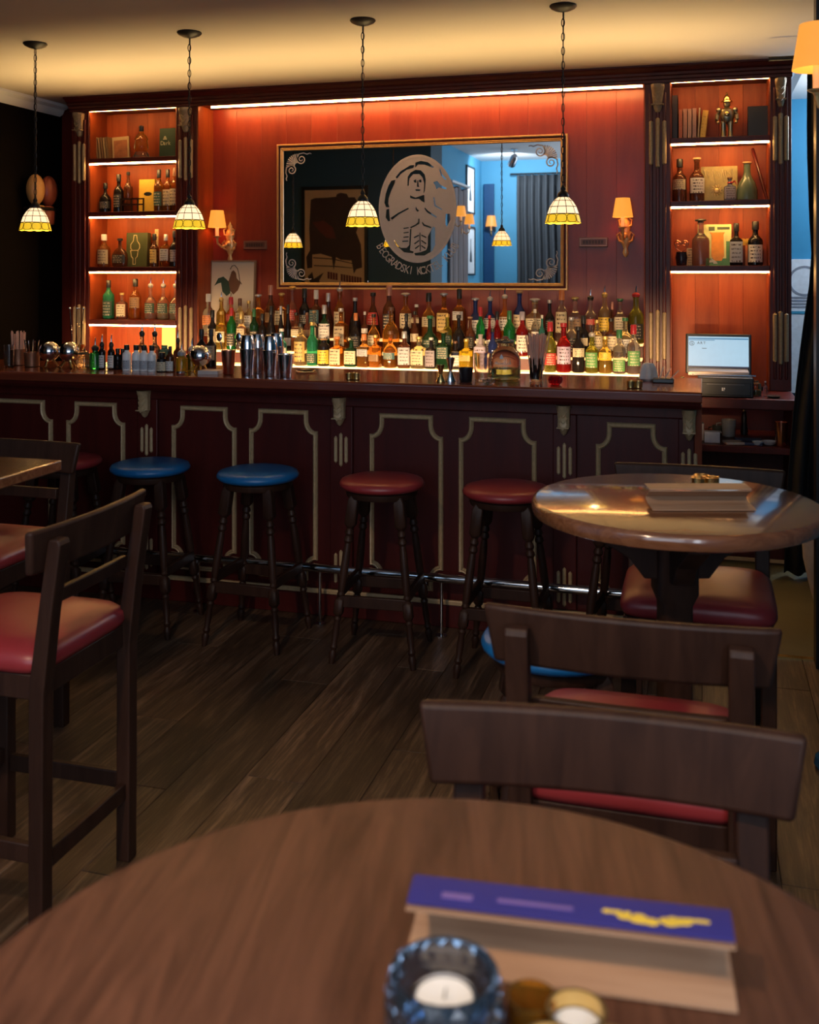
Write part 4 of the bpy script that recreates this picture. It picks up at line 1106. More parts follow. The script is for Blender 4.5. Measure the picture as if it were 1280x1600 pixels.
FRONT = [
 (-2.585, 'pale green bottle behind the shakers', b('round', .23, .034, 'teal', 'screw white', 'white', (.2, .5))),
 (-2.454, 'tall pale gold bottle with sketched figure', b('tall', .265, .042, 'pale', 'screw black', 'gold', (.1, .6))),
 (-2.375, 'bright mint green bottle with ribbed shoulder', b('round', .275, .038, 'mint', 'screw gold', 'dkgreen', (.08, .3))),
 (-2.298, 'short dark bottle with yellow label', b('jar', .17, .039, 'dark', 'cork', 'yellow', (.08, .62))),
 (-2.207, 'square orange bottle with peach label', b('square', .185, .040, 'orange', 'screw orange', 'cream', (.06, .62))),
 (-2.114, 'short dark green bottle with cream label', b('square', .165, .038, 'dkgreen', 'none', 'cream', (.1, .6))),
 (-2.029, 'grey-blue labelled bottle with orange neck', b('square', .205, .039, 'whisky', 'foil orange', 'silver', (.35, .66))),
 (-1.954, 'orange bottle with dark square badge', b('square', .20, .036, 'orange', 'screw gold', 'brown', (.2, .42))),
 (-1.858, 'amber bottle with teal label', b('squat', .225, .044, 'whisky', 'screw brown', 'teal', (.25, .44))),
 (-1.767, 'square bottle with silver and white label', b('square', .225, .038, 'brown', 'foil silver', 'silver', (.1, .6))),
 (-1.673, 'pale yellow square bottle with cream label', b('square', .195, .048, 'pale', 'screw gold', 'cream', (.12, .6))),
 (-1.596, 'dark bottle with grey printed label', b('square', .19, .036, 'dark', 'screw white', 'grey', (.08, .62))),
 (-1.519, 'dark green bottle with pale green cap', b('square', .235, .038, 'dkgreen', 'ball gold', 'dkgreen', (.3, .62))),
 (-1.443, 'small bottle with plain white label', b('square', .17, .030, 'dark', 'screw brown', 'white', (.12, .66))),
 (-1.375, 'bright yellow bottle with white numerals badge', b('square', .185, .040, 'yellow', 'screw gold', 'gold', (.3, .5))),
 (-1.288, 'lilac patterned carton-like bottle', b('square', .215, .038, 'lilac', 'none', 'lavender', (.1, .64))),
 (-1.213, 'slim blue-black bottle', b('tall', .25, .028, 'blue', 'screw black', None)),
 (-0.866, 'green bottle with red cap and slanted red label', b('round', .295, .037, 'olive', 'foil red', 'red', (.15, .4))),
 (-0.786, 'red aperitif bottle with lavender label and red cap', b('round', .29, .043, 'red', 'screw red', 'lavender', (.18, .55))),
 (-0.7, 'black bottle with cream oval label', b('round', .27, .036, 'dark', 'screw black', 'cream', (.36, .56))),
 (-0.621, 'clear bottle with green label and steel pourer', b('round', .215, .040, 'olive', 'pourer silver', 'green', (.15, .56))),
 (-0.544, 'golden yellow bottle with round emblem', b('round', .215, .040, 'gold', 'screw gold', 'yellow', (.42, .6))),
 (-0.463, 'clear bottle of green liqueur with green cap', b('round', .255, .037, 'clear', 'foil green', 'green', (.06, .34))),
 (-0.382, 'clear bottle with red cap and sage label', b('round', .285, .038, 'clear', 'foil red', 'green', (.18, .5))),
]
row('back row of the stand', 1.18, 6.31, BACK, 'bottles in the back row of the stand')
row('middle row of the stand', 1.10, 6.19, MID, 'bottles in the middle row of the stand')
row('front row of the stand', 1.02, 6.07, FRONT, 'bottles in the front row of the stand')

# ------------------------------------------------------------------ left shelves
g1 = 'bottles on the lit left shelves'
SL = [
 (2, 161, 'small dark bottle at the left end of the second left shelf', b('squat', .215, .042, 'dark', 'foil black', 'black', (.15, .4))),
 (2, 182, 'black bottle with silver neck ring, second left shelf', b('round', .275, .036, 'dark', 'foil black', 'black', (.15, .5))),
 (2, 197, 'dark red wine-coloured bottle beside the yellow box, second left shelf', b('tall', .29, .032, 'brown', 'screw black', None)),
 (2, 245, 'bottle with dark green label in front of the yellow box', b('tall', .30, .036, 'amber', 'foil black', 'dkgreen', (.15, .5))),
 (2, 259, 'bottle with tan label, second from right on the second left shelf', b('tall', .30, .035, 'amber', 'foil black', 'beige', (.15, .55))),
 (2, 272, 'bottle with tan label, right end of the second left shelf', b('tall', .31, .034, 'amber', 'foil brown', 'beige', (.15, .55))),
 (3, 159, 'bottle with large beige label, left end of the third left shelf', b('round', .235, .045, 'amber', 'foil white', 'beige', (.1, .56))),
 (3, 184, 'round flask of dark whisky on the third left shelf', b('flask', .205, .060, 'brown', 'screw black', 'black', (.15, .45))),
 (3, 238, 'bottle with gold label in front of the green box', b('round', .235, .032, 'brown', 'foil black', 'gold', (.12, .56))),
 (3, 256, 'bottle with grey label and white cap, third left shelf', b('square', .23, .034, 'amber', 'foil silver', 'silver', (.2, .58))),
 (3, 272, 'dark bottle at the right end of the third left shelf', b('round', .255, .033, 'dark', 'foil black', 'grey', (.15, .5))),
 (4, 166, 'dark green tall bottle at the left of the fourth left shelf', b('tall', .28, .041, 'mint', 'foil black', 'dkgreen', (.1, .5))),
 (4, 187, 'short clear bottle with cream label, fourth left shelf', b('square', .19, .034, 'clear', 'screw gold', 'cream', (.12, .6))),
 (4, 208, 'brown bottle with round badge in the middle of the fourth shelf', b('round', .29, .041, 'amber', 'foil black', 'brown', (.3, .58))),
 (4, 232, 'dark labelled bottle with steel pourer, leftmost of the three alike', b('squat', .235, .042, 'clear', 'pourer silver', 'dkgreen', (.2, .5))),
 (4, 252, 'dark labelled bottle with steel pourer, middle of the three alike', b('squat', .235, .042, 'clear', 'pourer silver', 'dkgreen', (.2, .5))),
 (4, 271, 'dark labelled bottle with steel pourer, rightmost of the three alike', b('squat', .235, .042, 'clear', 'pourer silver', 'dkgreen', (.2, .5))),
]
SLX = {161: -4.139, 182: -4.03, 197: -3.953, 245: -3.707, 259: -3.637, 272: -3.583, 159: -4.15, 184: -4.02, 238: -3.743, 256: -3.652, 166: -4.113, 187: -4.004, 208: -3.896, 232: -3.773, 252: -3.672, 271: -3.576}
for k, px, lab, kw in SL: bottle(lab, (SLX[px], 6.50, SH[k - 1] + .0005), group=g1, rz=random.uniform(-.2, .2), **kw)
# ------------------------------------------------------------------ right shelves
g2 = 'bottles on the lit right shelves'
for x, k, lab, kw in (
 (-0.132, 2, 'dark bottle with tan label, left end of the second right shelf', b('round', .265, .042, 'brown', 'foil black', 'beige', (.3, .55))),
 (-0.03, 2, 'dark bottle with white label beside the gilt square picture', b('round', .27, .045, 'brown', 'cork', 'white', (.2, .56))),
 (0.162, 2, 'small square bottle with grey label and red ribbon', b('square', .145, .034, 'slate', 'screw brown', 'grey', (.1, .62))),
 (0.262, 2, 'green glazed jug on the second right shelf', b('bell', .235, .062, 'jade', 'cork', None)),
 (-0.008, 3, 'clear faceted bottle with dark stopper beside the bright magazine', b('round', .285, .052, 'clear', 'stopper black', None)),
 (0.199, 3, 'dark gin-shaped bottle with pale grey label right of the magazine', b('square', .255, .038, 'dark', 'foil black', 'silver', (.08, .60))),
 (0.308, 3, 'dark bottle with white label and black badge, third right shelf', b('round', .265, .044, 'dark', 'foil black', 'white', (.08, .5))),
):
    bottle(lab, (x, 6.50 if k == 2 else 6.48, SH[k - 1] + .0005), group=g2, rz=random.uniform(-.2, .2), **kw)

# ================================================================== things on the bar top
BZ = 1.1205
M_['dim_copper'] = plain('dull_copper', (.20, .075, .035), .42, .5, .2, 30)
def globe_cup(label, x, y, rz):
    t = thing('globe_cup', label, 'cup', (x, y, BZ), rz, 'steel globe cups on the bar')
    obj('ball', MB().ball((0, 0, .082), .052, seg=28, rings=18), M_['steel'], t, smooth=80)
    m = MB()
    for k in range(3):
        a = R(30 + 120 * k)
        m.tube([(.018 * math.cos(a), .018 * math.sin(a), .038), (.034 * math.cos(a), .034 * math.sin(a), .016), (.040 * math.cos(a), .040 * math.sin(a), .004), (.046 * math.cos(a), .046 * math.sin(a), .008)], [.007, .006, .006, .005], 8)
    obj('claw_foot', m, M_['brass'], t)
    return t
globe_cup('mirror-bright steel globe on claw feet, leftmost of the three', -3.225, 4.55, .2)
globe_cup('mirror-bright steel globe on claw feet, in front of the tall spoons', -3.108, 4.55, .9)
globe_cup('mirror-bright steel globe on claw feet, beside the copper cup', -2.342, 4.50, .5)


def tumbler(name, label, x, y, z, r0, r1, h, mat, cat='glass', th=.002, flute=None, group=None):
    t = thing(name, label, cat, (x, y, z), 0, group)
    obj('vessel', MB().lathe([(r0 * .9, 0), (r0, .004), (r1, h), (r1 - th, h), (r0 - th, .010), (.001, .008)], seg=28, flute=flute), mat, t)
    return t
tumbler('tumbler', 'slim clear glass at the left end of the bar', -3.43, 4.50, BZ, .024, .028, .115, glass((.9, .88, .86), 1, .03))
# straw pots
def straw_pot(label, x, y, r, h, mat, n, L, spread, col):
    t = tumbler('straw_pot', label, x, y, BZ, r * .92, r, h, mat, 'straw pot')
    for i in range(n):
        a = random.uniform(0, 6.28); q = random.uniform(.1, .75) * r; k = spread * random.uniform(.4, 1)
        b0 = (q * math.cos(a), q * math.sin(a), .012); l = L * random.uniform(.92, 1.03)
        b1 = (b0[0] + k * math.cos(a) * l, b0[1] + k * math.sin(a) * l, .012 + l)
        s = MB().tube([b0, b1], .0026, 6)
        obj('straw', s, col, t)
    return t
straw_pot('copper jar crammed with brown straws at the left end of the bar', -3.462, 4.62, .042, .085, M_['dim_copper'], 34, .165, .05, M_['straw'])
straw_pot('copper pot holding a few loose bar sticks at the left', -3.336, 4.56, .040, .075, M_['dim_copper'], 7, .125, .22, M_['steel'])
straw_pot('clear glass bursting with brown paper straws', -0.712, 4.55, .031, .105, glass((.92, .9, .88), 1, .04), 46, .20, .22, M_['straw'])

# tall bar spoons in a glass
t = tumbler('spoon_glass', 'amber glass holding tall bar spoons beside the steel globe', -3.137, 4.66, BZ, .034, .040, .11, glass((.8, .6, .25), .95, .05))
for dx, dy, tx in ((-.012, 0, -.03), (.006, .01, .0), (.012, -.01, .035), (-.004, -.012, .015)):
    obj('bar_spoon', MB().tube([(dx, dy, .012), (dx + tx * .6, dy, .15), (dx + tx, dy, .30)], [.003, .0024, .0024], 6).ball((dx + tx, dy, .30), .006, seg=8, rings=6), M_['steel'], t)
# sugar jar with lid
t = thing('lidded_jar', 'small ribbed glass jar with lid beside the green bottle', 'jar', (-3.022, 4.55, BZ))
obj('jar_body', MB().lathe([(.026, 0), (.033, .006), (.036, .04), (.031, .062), (.028, .066)], seg=32, flute=(16, .03)), glass((.85, .7, .4), .95, .05), t)
obj('jar_lid', MB().lathe([(.031, .066), (.032, .072), (.020, .084), (.006, .09), (.009, .098), (.001, .104)], seg=24), glass((.85, .72, .45), .95, .05), t)
bs_ = 'small bottles on the left end of the bar'
bottle('bottle of vivid green syrup with steel pourer on the bar', (-2.936, 4.52, BZ), 'jar', .098, .028, 'green', 'pourer black', None, group=bs_)
for x, lab in ((-2.904, 'black dropper bottle with white label, left one of the pair'), (-2.851, 'black dropper bottle with white label, right one of the pair')):
    bottle(lab, (x, 4.53, BZ), 'jar', .115, .018, 'dark', 'pourer black', 'white', (.08, .62), group=bs_)
for x, lab in ((-2.827, 'plain black bitters bottle next to the dropper bottles'), (-2.798, 'plain black bitters bottle next to the white bottles')):
    bottle(lab, (x, 4.55, BZ), 'jar', .105, .017, 'dark', 'lid black', None, group=bs_)
for x, lab in ((-2.745, 'frosted white bottle with black cap, first of four'), (-2.692, 'frosted white bottle with black cap, second of four'), (-2.649, 'frosted white bottle with black cap, third of four'), (-2.605, 'frosted white bottle with black cap, last of four')):
    bottle(lab, (x, 4.50, BZ), 'jar', .128, .0215, 'white', 'lid black', 'silver', (.1, .5), group='frosted white bottles on the bar')
for x, lab in ((-2.766, 'tall clear bottle with steel pourer behind the white bottles, left one'), (-2.693, 'tall clear bottle with steel pourer behind the white bottles, right one')):
    bottle(lab, (x, 4.68, BZ), 'round', .165, .027, 'pale', 'pourer black', None, group=bs_)
bottle('squat black bottle with cream label on the bar', (-2.55, 4.50, BZ), 'jar', .095, .026, 'dark', 'lid black', 'cream', (.06, .62), group=bs_)
bottle('pale green jar with lid behind the squat black bottle', (-2.649, 4.70, BZ), 'jar', .115, .028, 'teal', 'screw green', None, group=bs_)
bottle('slim dark bottle with pink-white label on the bar', (-2.505, 4.50, BZ), 'tall', .125, .021, 'brown', 'foil black', 'white', (.05, .45), group=bs_)
bottle('dark bottle with steel pourer behind the yellow jar', (-2.54, 4.64, BZ), 'tall', .135, .022, 'brown', 'pourer black', None, group=bs_)
bottle('stubby jar of bright yellow syrup on the bar', (-2.442, 4.50, BZ), 'jar', .085, .030, 'yellow', 'pourer silver', None, group=bs_)
bottle('olive bottle half hidden behind the steel globe', (-2.429, 4.58, BZ), 'jar', .10, .028, 'olive', 'pourer silver', None, group=bs_)
tumbler('lid_tin', 'small flat tin in front of the yellow syrup jar', -2.384, 4.38, BZ, .022, .022, .016, M_['steel'], 'tin')
# two wine bottles standing at the back edge of the bar, left of the copper cup
bottle('dark wine bottle with beige label behind the bar globe, left one', (-2.491, 4.80, BZ), 'round', .195, .027, 'dark', 'foil black', 'beige', (.2, .6), group='dark bottles beside the bar globe')
bottle('dark wine bottle with beige label behind the bar globe, right one', (-2.436, 4.80, BZ), 'round', .195, .027, 'dark', 'foil black', 'beige', (.2, .6), group='dark bottles beside the bar globe')
t = thing('napkin_stack', 'low stack of white paper napkins beside the copper cup', 'napkins', (-2.274, 4.48, BZ), .1)
for k in range(5): obj('napkin', MB().box(-.05, .05, -.045, .045, .0035 * k, .0035 * k + .003), plain('napkin_paper', (.62, .52, .48), .8) if k == 0 else bpy.data.materials['napkin_paper'], t)

# copper tumbler with tongs, steel shakers
t = tumbler('copper_tumbler', 'copper tumbler with two long spoons on the bar', -2.173, 4.46, BZ, .026, .035, .115, M_['copper'], 'tumbler')
for dx, tx in ((-.012, -.03), (.012, .035)):
    obj('spoon', MB().tube([(dx, 0, .01), (dx + tx * .5, 0, .10), (dx + tx, 0, .155)], [.002, .002, .0025], 6).ball((dx + tx * 1.18, 0, .178), .016, sx=.9, sy=.3, sz=1.4, seg=12, rings=8), M_['steel'], t)
t = thing('strainer', 'wire strainer standing behind the shakers', 'strainer', (-2.194, 4.66, BZ))
obj('coil', MB().tube([(.028 * math.cos(2 * math.pi * k / 20), 0, .145 + .028 * math.sin(2 * math.pi * k / 20)) for k in range(20)], .003, 6, True), M_['steel'], t)
obj('handle', MB().tube([(0, 0, 0), (0, 0, .12)], .004, 6), M_['steel'], t)
def shaker(label, x, y, h, two):
    t = thing('cocktail_shaker', label, 'shaker', (x, y, BZ), 0, 'steel shaker tins on the bar')
    obj('tin', MB().lathe([(.028, 0), (.029, .003), (.0375, h), (.0385, h + .001), (.0365, h + .002), (.0355, h - .004), (.001, h - .01)], seg=32), M_['steel'], t)
    if two: obj('upper_tin', MB().lathe([(.0345, h - .003), (.033, h + .03), (.026, h + .062), (.024, h + .066), (.001, h + .067)], seg=32), M_['steel'], t)
    return t
for lab, x, y, h, w in (('tall two-part steel shaker, leftmost of the cluster', -2.064, 4.44, .125, True), ('two-part steel shaker behind and right of the first', -2.057, 4.54, .125, True), ('two-part steel shaker at the front of the cluster', -1.949, 4.44, .122, True),
                     ('two-part steel shaker at the back of the cluster', -1.969, 4.56, .13, True), ('single steel tin at the right end of the shakers', -1.863, 4.42, .105, False)):
    shaker(lab, x, y, h, w)
t = tumbler('coaster_dish', 'shallow clear glass dish right of the shakers', -1.873, 4.70, BZ, .05, .055, .012, glass((.9, .88, .85), 1, .05), 'dish')

def cup_trio(label, loc, rz, mat=None, s=1.0):
    t = thing('tealight_cups', label, 'tealight holder', loc, rz, 'brass triple tealight cups')
    for k in range(3):
        a = R(90 + 120 * k); x, y = .020 * s * math.cos(a), .020 * s * math.sin(a)
        c = obj('cup', MB().lathe([(.014 * s, 0), (.017 * s, .003 * s), (.0185 * s, .030 * s), (.0165 * s, .030 * s), (.015 * s, .006 * s), (.001, .005 * s)], (x, y, 0), 20), mat or M_['brass'], t)
        obj('wax', MB().lathe([(.0145 * s, .006 * s), (.0150 * s, .020 * s), (.001, .021 * s)], (x, y, 0), 16), M_['candle'], c)
    return t
cup_trio('brass triple tealight cups in the middle of the bar', (-1.523, 4.40, BZ), .2)
cup_trio('brass triple tealight cups near the right end of the bar', (-0.277, 4.40, BZ), .5)

def jigger(label, x, y, h, r, mat):
    t = thing('jigger', label, 'jigger', (x, y, BZ), 0, 'jiggers on the bar')
    obj('lower_cone', MB().lathe([(r, 0), (r * 1.01, .002), (r * .30, h * .45), (r * .001, h * .46)], seg=24), mat, t)
    obj('upper_cone', MB().lathe([(r * .30, h * .45), (r * .85, h), (r * .78, h), (r * .2, h * .5), (.0005, h * .49)], seg=24), mat, t)
jigger('small brass jigger on the bar, left of the taller steel one', -1.118, 4.42, .075, .021, M_['brass'])
jigger('tall steel jigger on the bar beside the brass one', -1.081, 4.45, .105, .024, M_['steel'])
tumbler('speckled_tumbler', 'black speckled tumbler on the bar', -1.013, 4.46, BZ, .028, .032, .062, plain('speckled_black', (.012, .012, .014), .3, var=.9, scale=180), 'tumbler')
t = tumbler('mixing_glass', 'clear patterned mixing glass on the bar', -0.946, 4.50, BZ, .034, .040, .125, glass((.9, .84, .78), 1, .06), 'glass', .004, (12, .02))
tumbler('ashtray', 'small clear glass ashtray in front of the mixing glass', -0.89, 4.37, BZ, .026, .030, .022, glass((.75, .78, .9), 1, .04), 'ashtray', .004, (10, .03))
t = thing('swing_jar', 'big greenish glass jar with script lettering on the bar', 'jar', (-0.86, 4.60, BZ))
obj('jar_body', MB().lathe([(.055, 0), (.068, .006), (.069, .09), (.060, .125), (.042, .145), (.034, .152), (.036, .165)], seg=36), glass((.70, .76, .60), .97, .03), t)
obj('liquid', MB().lathe([(.052, .008), (.064, .012), (.065, .05), (.001, .051)], seg=28), glass((.42, .45, .16), .85, .05), t)
obj('jar_lid', MB().lathe([(.036, .165), (.040, .168), (.038, .176), (.016, .184), (.012, .195), (.001, .198)], seg=28), glass((.7, .76, .62), .95, .04), t)
m = MB()
for k in range(9):      # the white script: a joined hand
    a = R(-122 + 7.2 * k); hgt = (.010, .014, .009, .011, .009, .016, .010, .012, .020)[k]
    p = lambda a_, z: (.0702 * math.cos(a_), .0702 * math.sin(a_), z)
    m.tube([p(a, .073), p(a + .03, .073 + hgt), p(a + .06, .075), p(a + .11, .074)], .0014, 5)
obj('script_lettering', m, M_['white_paint'], t)
obj('crest_mark', MB().add([(.0704 * math.cos(R(-94 + dx)), .0704 * math.sin(R(-94 + dx)), z) for dx, z in ((-6, .098), (6, .098), (7, .106), (0, .120), (-7, .106))], [(0, 1, 2, 3, 4)]), M_['white_paint'], t, smooth=0)
t = thing('red_glass_holder', 'red faceted glass candle holder on the bar', 'candle holder', (-0.611, 4.44, BZ))
obj('bowl', MB().lathe([(.018, 0), (.027, .008), (.031, .022), (.026, .036), (.023, .038), (.022, .03), (.018, .01), (.001, .009)], seg=24, flute=(8, .05)), glass((.7, .02, .04), .85, .06), t)
t = thing('crumpled_cloth', 'white crumpled bar cloth at the right end of the bar', 'cloth', (-0.235, 4.72, BZ))
m = MB().lathe([(.025, 0), (.038, .01), (.034, .04), (.028, .065), (.020, .078), (.001, .082)], seg=26, flute=(5, .14)); random.seed(3)
m.v = [(x + random.uniform(-.003, .003), y + random.uniform(-.003, .003), z) for x, y, z in m.v]
obj('cloth', m, plain('bar_cloth', (.62, .60, .58), .8), t)
t = thing('napkin_holder', 'holder with white paper slips at the right end of the bar', 'napkin holder', (-0.164, 4.66, BZ))
obj('holder', MB().box(-.045, .045, -.03, .03, 0, .018), M_['black'], t, bevel=.003)
for k, (dx, an) in enumerate(((-.02, .3), (.0, .5), (.022, .75))):
    obj('slip', MB().prism([(dx, .01), (dx + .004, .01), (dx + .004 + .06 * math.sin(an), .01 + .06 * math.cos(an)), (dx + .06 * math.sin(an), .01 + .06 * math.cos(an))], -.02, .02), bpy.data.materials['napkin_paper'], t, smooth=0)

# ================================================================== books, boxes and figures on the shelves
def slab(name, label, cat, loc, w, d, h, mat, group=None, rot=(0, 0, 0), page=True, grp=None):
    """a book or slim box standing on its edge: spine towards the room"""
    t = thing(name, label, cat, loc, 0, group, rot=rot)
    obj('cover', MB().box(-w / 2, w / 2, -d / 2, d / 2, 0, h) if not page else
        MB().box(-w / 2, -w / 2 + .002, -d / 2, d / 2, 0, h).box(w / 2 - .002, w / 2, -d / 2, d / 2, 0, h).box(-w / 2, w / 2, -d / 2, -d / 2 + .002, 0, h), mat, t, smooth=0)
    if page: obj('pages', MB().box(-w / 2 + .002, w / 2 - .002, -d / 2 + .002, d / 2 - .004, .003, h - .003), paper((.62, .52, .36), lines=30, amount=.3), t, smooth=0)
    return t
BC = [(.30, .17, .07), (.38, .24, .10), (.22, .12, .05), (.42, .28, .12), (.26, .15, .06)]
x = -4.192
for i in range(5):
    slab('magazine', ['thin book leaning at the left end of the top left shelf', 'thin book, second from left on the top left shelf', 'thin book in the middle of the leaning row, top left shelf', 'thin tan book, fourth in the row on the top left shelf', 'thin book just behind the picture cover, top left shelf'][i], 'book',
         (x + .011 + i * .021, 6.535, SH[0]), .018, .13, .165 - .004 * (i % 2), paper(BC[i], (.04, .02, .01), 9, .35), 'books on the top left shelf', (0, R(-7), 0))
t = thing('picture_book', 'book with a pictorial cover ending the row on the top left shelf', 'book', (x + .185, 6.50, SH[0]), 0, 'books on the top left shelf', rot=(R(-4), R(-4), R(8)))
obj('cover', MB().box(-.062, .062, -.008, .008, 0, .165), plain('book_tan', (.45, .30, .13), .6), t)
obj('cover_picture', MB().box(-.050, .050, -.0095, -.008, .015, .140), plain('book_art', (.30, .10, .03), .6, 0, .7, 22), t)
# figure decanter
t = thing('figure_decanter', 'amber glass decanter shaped like a seated figure on a cut glass foot', 'decanter', (-3.847, 6.50, SH[0]))
obj('glass_foot', MB().lathe([(.055, 0), (.060, .01), (.050, .03), (.040, .05)], seg=24, flute=(12, .05)), glass((.92, .85, .7), .95, .05), t)
obj('glass_body', MB().lathe([(.038, .05), (.052, .075), (.050, .10), (.044, .125), (.050, .14), (.036, .165), (.018, .18), (.016, .20)], seg=24, sy=.8, flute=(5, .06)), glass((.8, .45, .1), .9, .07), t)
obj('stopper', MB().lathe([(.014, .195), (.017, .2), (.017, .232), (.012, .238)], seg=14), CM['black'], t)
# boxes
def box_(name, label, cat, cx, y, z, w, h, d, mat, rz=0, rx=-2):
    t = thing(name, label, cat, (cx, y, z), 0, None, rot=(R(rx), 0, rz))
    obj('box_body', MB().box(-w / 2, w / 2, -d / 2, d / 2, 0, h), mat, t, bevel=.002, seg=1)
    return t
t = box_('gift_box', 'dark green box with gold emblem at the right of the top left shelf', 'box', -3.64, 6.54, SH[0], .15, .215, .05, plain('box_green', (.018, .045, .022), .5))
gilt = plain('gilt_print', (.55, .50, .32), .5)
obj('printed_crest', MB().box(-.045, -.015, -.0262, -.025, .135, .140).box(-.040, -.020, -.0262, -.025, .144, .150).box(-.036, -.024, -.0262, -.025, .153, .158), gilt, t, smooth=0)
text_meshes('Dark', .042, lambda i: (-.052 + .019 * i, .095, 0), 'printed_word', gilt, t, -.0262, .9)
t = box_('whisky_box', 'yellow box with a dark oval badge on the second left shelf', 'box', -3.814, 6.54, SH[1], .125, .235, .06, plain('box_yellow', (.62, .38, .04), .5))
obj('badge', MB().prism([(.032 * math.cos(2 * math.pi * k / 20) + .01, .13 + .014 * math.sin(2 * math.pi * k / 20)) for k in range(20)], -.0315, -.030), CM['black'], t, smooth=0)
t = thing('bottle_cradle', 'low dark wooden rail stand on the second left shelf', 'stand', (-3.881, 6.42, SH[1]))
m = MB()
for z in (.045, .085): m.box(-.085, .105, -.008, .0, z, z + .010)
for x_ in (-.085, .0, .05, .095): m.box(x_, x_ + .010, -.008, .0, 0, .095)
obj('rail', m, M_['walnut'], t, smooth=0)
t = box_('whisky_box', 'dark green box printed with a bottle outline on the third left shelf', 'box', -3.897, 6.54, SH[2], .17, .245, .05, plain('box_olive', (.055, .065, .02), .5))
pg = plain('print_gold', (.62, .48, .24), .5)
o = obj('printed_bottle', MB().sweep([(-.022, .12), (-.034, .135), (-.034, .16), (-.014, .185), (-.009, .225), (.009, .225), (.014, .185), (.034, .16), (.034, .135), (.022, .12)], [(0, 0), (0, .001), (.004, .001), (.004, 0)]), pg, t, smooth=0); o.location = (-.012, -.025, 0)
o = obj('printed_glass', MB().sweep([(-.028, .115), (.028, .115), (.022, .075), (.008, .062), (.008, .02), (-.008, .02), (-.008, .062), (-.022, .075)], [(0, 0), (0, .001), (.004, .001), (.004, 0)]), pg, t, smooth=0); o.location = (-.018, -.025, 0)
t = box_('label_card', 'tan strip card leaning beside the green bottle-print box', 'card', -3.745, 6.52, SH[2], .028, .27, .012, paper((.52, .35, .16), lines=8), 0, -4); 
t = box_('label_card', 'yellow card at the back of the bottom left shelf', 'card', -3.661, 6.56, .9105, .12, .45, .01, paper((.75, .50, .18), lines=5, amount=.3), 0, -2)

# right shelves
x = -0.179
slab('book', 'tall black book at the left end of the top right shelf', 'book', (x + .019, 6.53, SH[0]), .034, .15, .27, plain('book_black', (.02, .012, .012), .5), 'books on the top right shelf')
xx = x + .040
for i, (w, h, c, lab) in enumerate(((.026, .185, (.45, .13, .06), 'orange-red paperback beside the tall black book'), (.028, .188, (.40, .20, .14), 'faded pink paperback, second of the row'), (.026, .186, (.42, .24, .18), 'pale paperback in the middle of the row'), (.028, .189, (.40, .22, .17), 'pale paperback just before the tilted yellow ones'))):
    slab('paperback', lab + ' on the top right shelf', 'book', (xx + w / 2, 6.53, SH[0]), w - .002, .12, h, paper(c, (.08, .03, .03), 14, .35), 'books on the top right shelf'); xx += w
slab('paperback', 'thin cream book wedged before the tilted yellow book', 'book', (xx + .008, 6.53, SH[0]), .010, .12, .19, plain('book_cream', (.55, .45, .28), .6), 'books on the top right shelf', (0, R(3), 0))
slab('paperback', 'yellow book tilting at the end of the row on the top right shelf', 'book', (xx + .032, 6.53, SH[0]), .034, .12, .175, paper((.62, .38, .06), (.2, .05, .02), 8, .4), 'books on the top right shelf', (0, R(7), 0))
# metal knight figure
t = thing('knight_figurine', 'metal toy soldier figurine standing on the top right shelf', 'figurine', (0.145, 6.50, SH[0]))
old = plain('antique_metal', (.42, .34, .20), .3, .9, .3, 40)
m = MB()
for s in (-1, 1):
    m.lathe([(.015, 0), (.020, .004), (.014, .014), (.013, .05), (.016, .085), (.018, .10), (.017, .104)], (s * .021, -.002, 0), 12)
    m.box(s * .021 - .013, s * .021 + .013, -.03, .012, 0, .012)
obj('legs', m, old, t)
obj('torso', MB().lathe([(.026, .095), (.036, .105), (.042, .13), (.044, .155), (.038, .175), (.018, .185), (.012, .192)], seg=20, sy=.75), old, t)
obj('emblem_boss', MB().ball((0, -.033, .145), .016, sy=.5, seg=12, rings=8), M_['brass'], t)
for s in (-1, 1):
    a = obj('arm', MB().tube([(s * .044, 0, .172), (s * .056, -.004, .145), (s * .058, -.010, .115), (s * .052, -.018, .10)], [.014, .012, .011, .009], 8).ball((s * .047, 0, .174), .017, seg=10, rings=8).ball((s * .052, -.02, .096), .010, seg=8, rings=6), old, t)
obj('head', MB().lathe([(.010, .190), (.019, .198), (.020, .215), (.016, .225)], seg=16), old, t)
obj('helmet', MB().lathe([(.036, .222), (.034, .227), (.021, .230), (.021, .24), (.016, .255), (.008, .264), (.005, .275), (.001, .283)], seg=18), M_['brass'], t)
t = box_('black_box', 'plain black box at the right of the top right shelf', 'box', 0.322, 6.50, SH[0], .115, .185, .07, M_['black'])
t = box_('gilt_picture', 'square gilt picture with a sun emblem on the second right shelf', 'picture', 0.101, 6.545, SH[1], .215, .22, .012, plain('gilt_paper', (.36, .27, .10), .5, .2, .5, 25), 0, -5)
m = MB().ball((-.015, -.008, .07), .018, sy=.3, seg=14, rings=8)
for k in range(12):
    a = 2 * math.pi * k / 12; m.tube([(-.015 + .02 * math.cos(a), -.0075, .07 + .02 * math.sin(a)), (-.015 + .038 * math.cos(a + .25), -.0075, .07 + .04 * math.sin(a + .25))], [.005, .001], 5)
obj('sun_emblem', m, plain('sun_gold', (.62, .42, .16), .4, .4), t)
m = MB()
for k in range(10): m.tube([(-.09 + .018 * k, -.007, .20 - .01 * (k % 3)), (-.08 + .018 * k, -.007, .16 - .015 * (k % 4))], [.006, .002], 5)
obj('painted_leaves', m, plain('leaf_gold', (.5, .40, .20), .5), t)
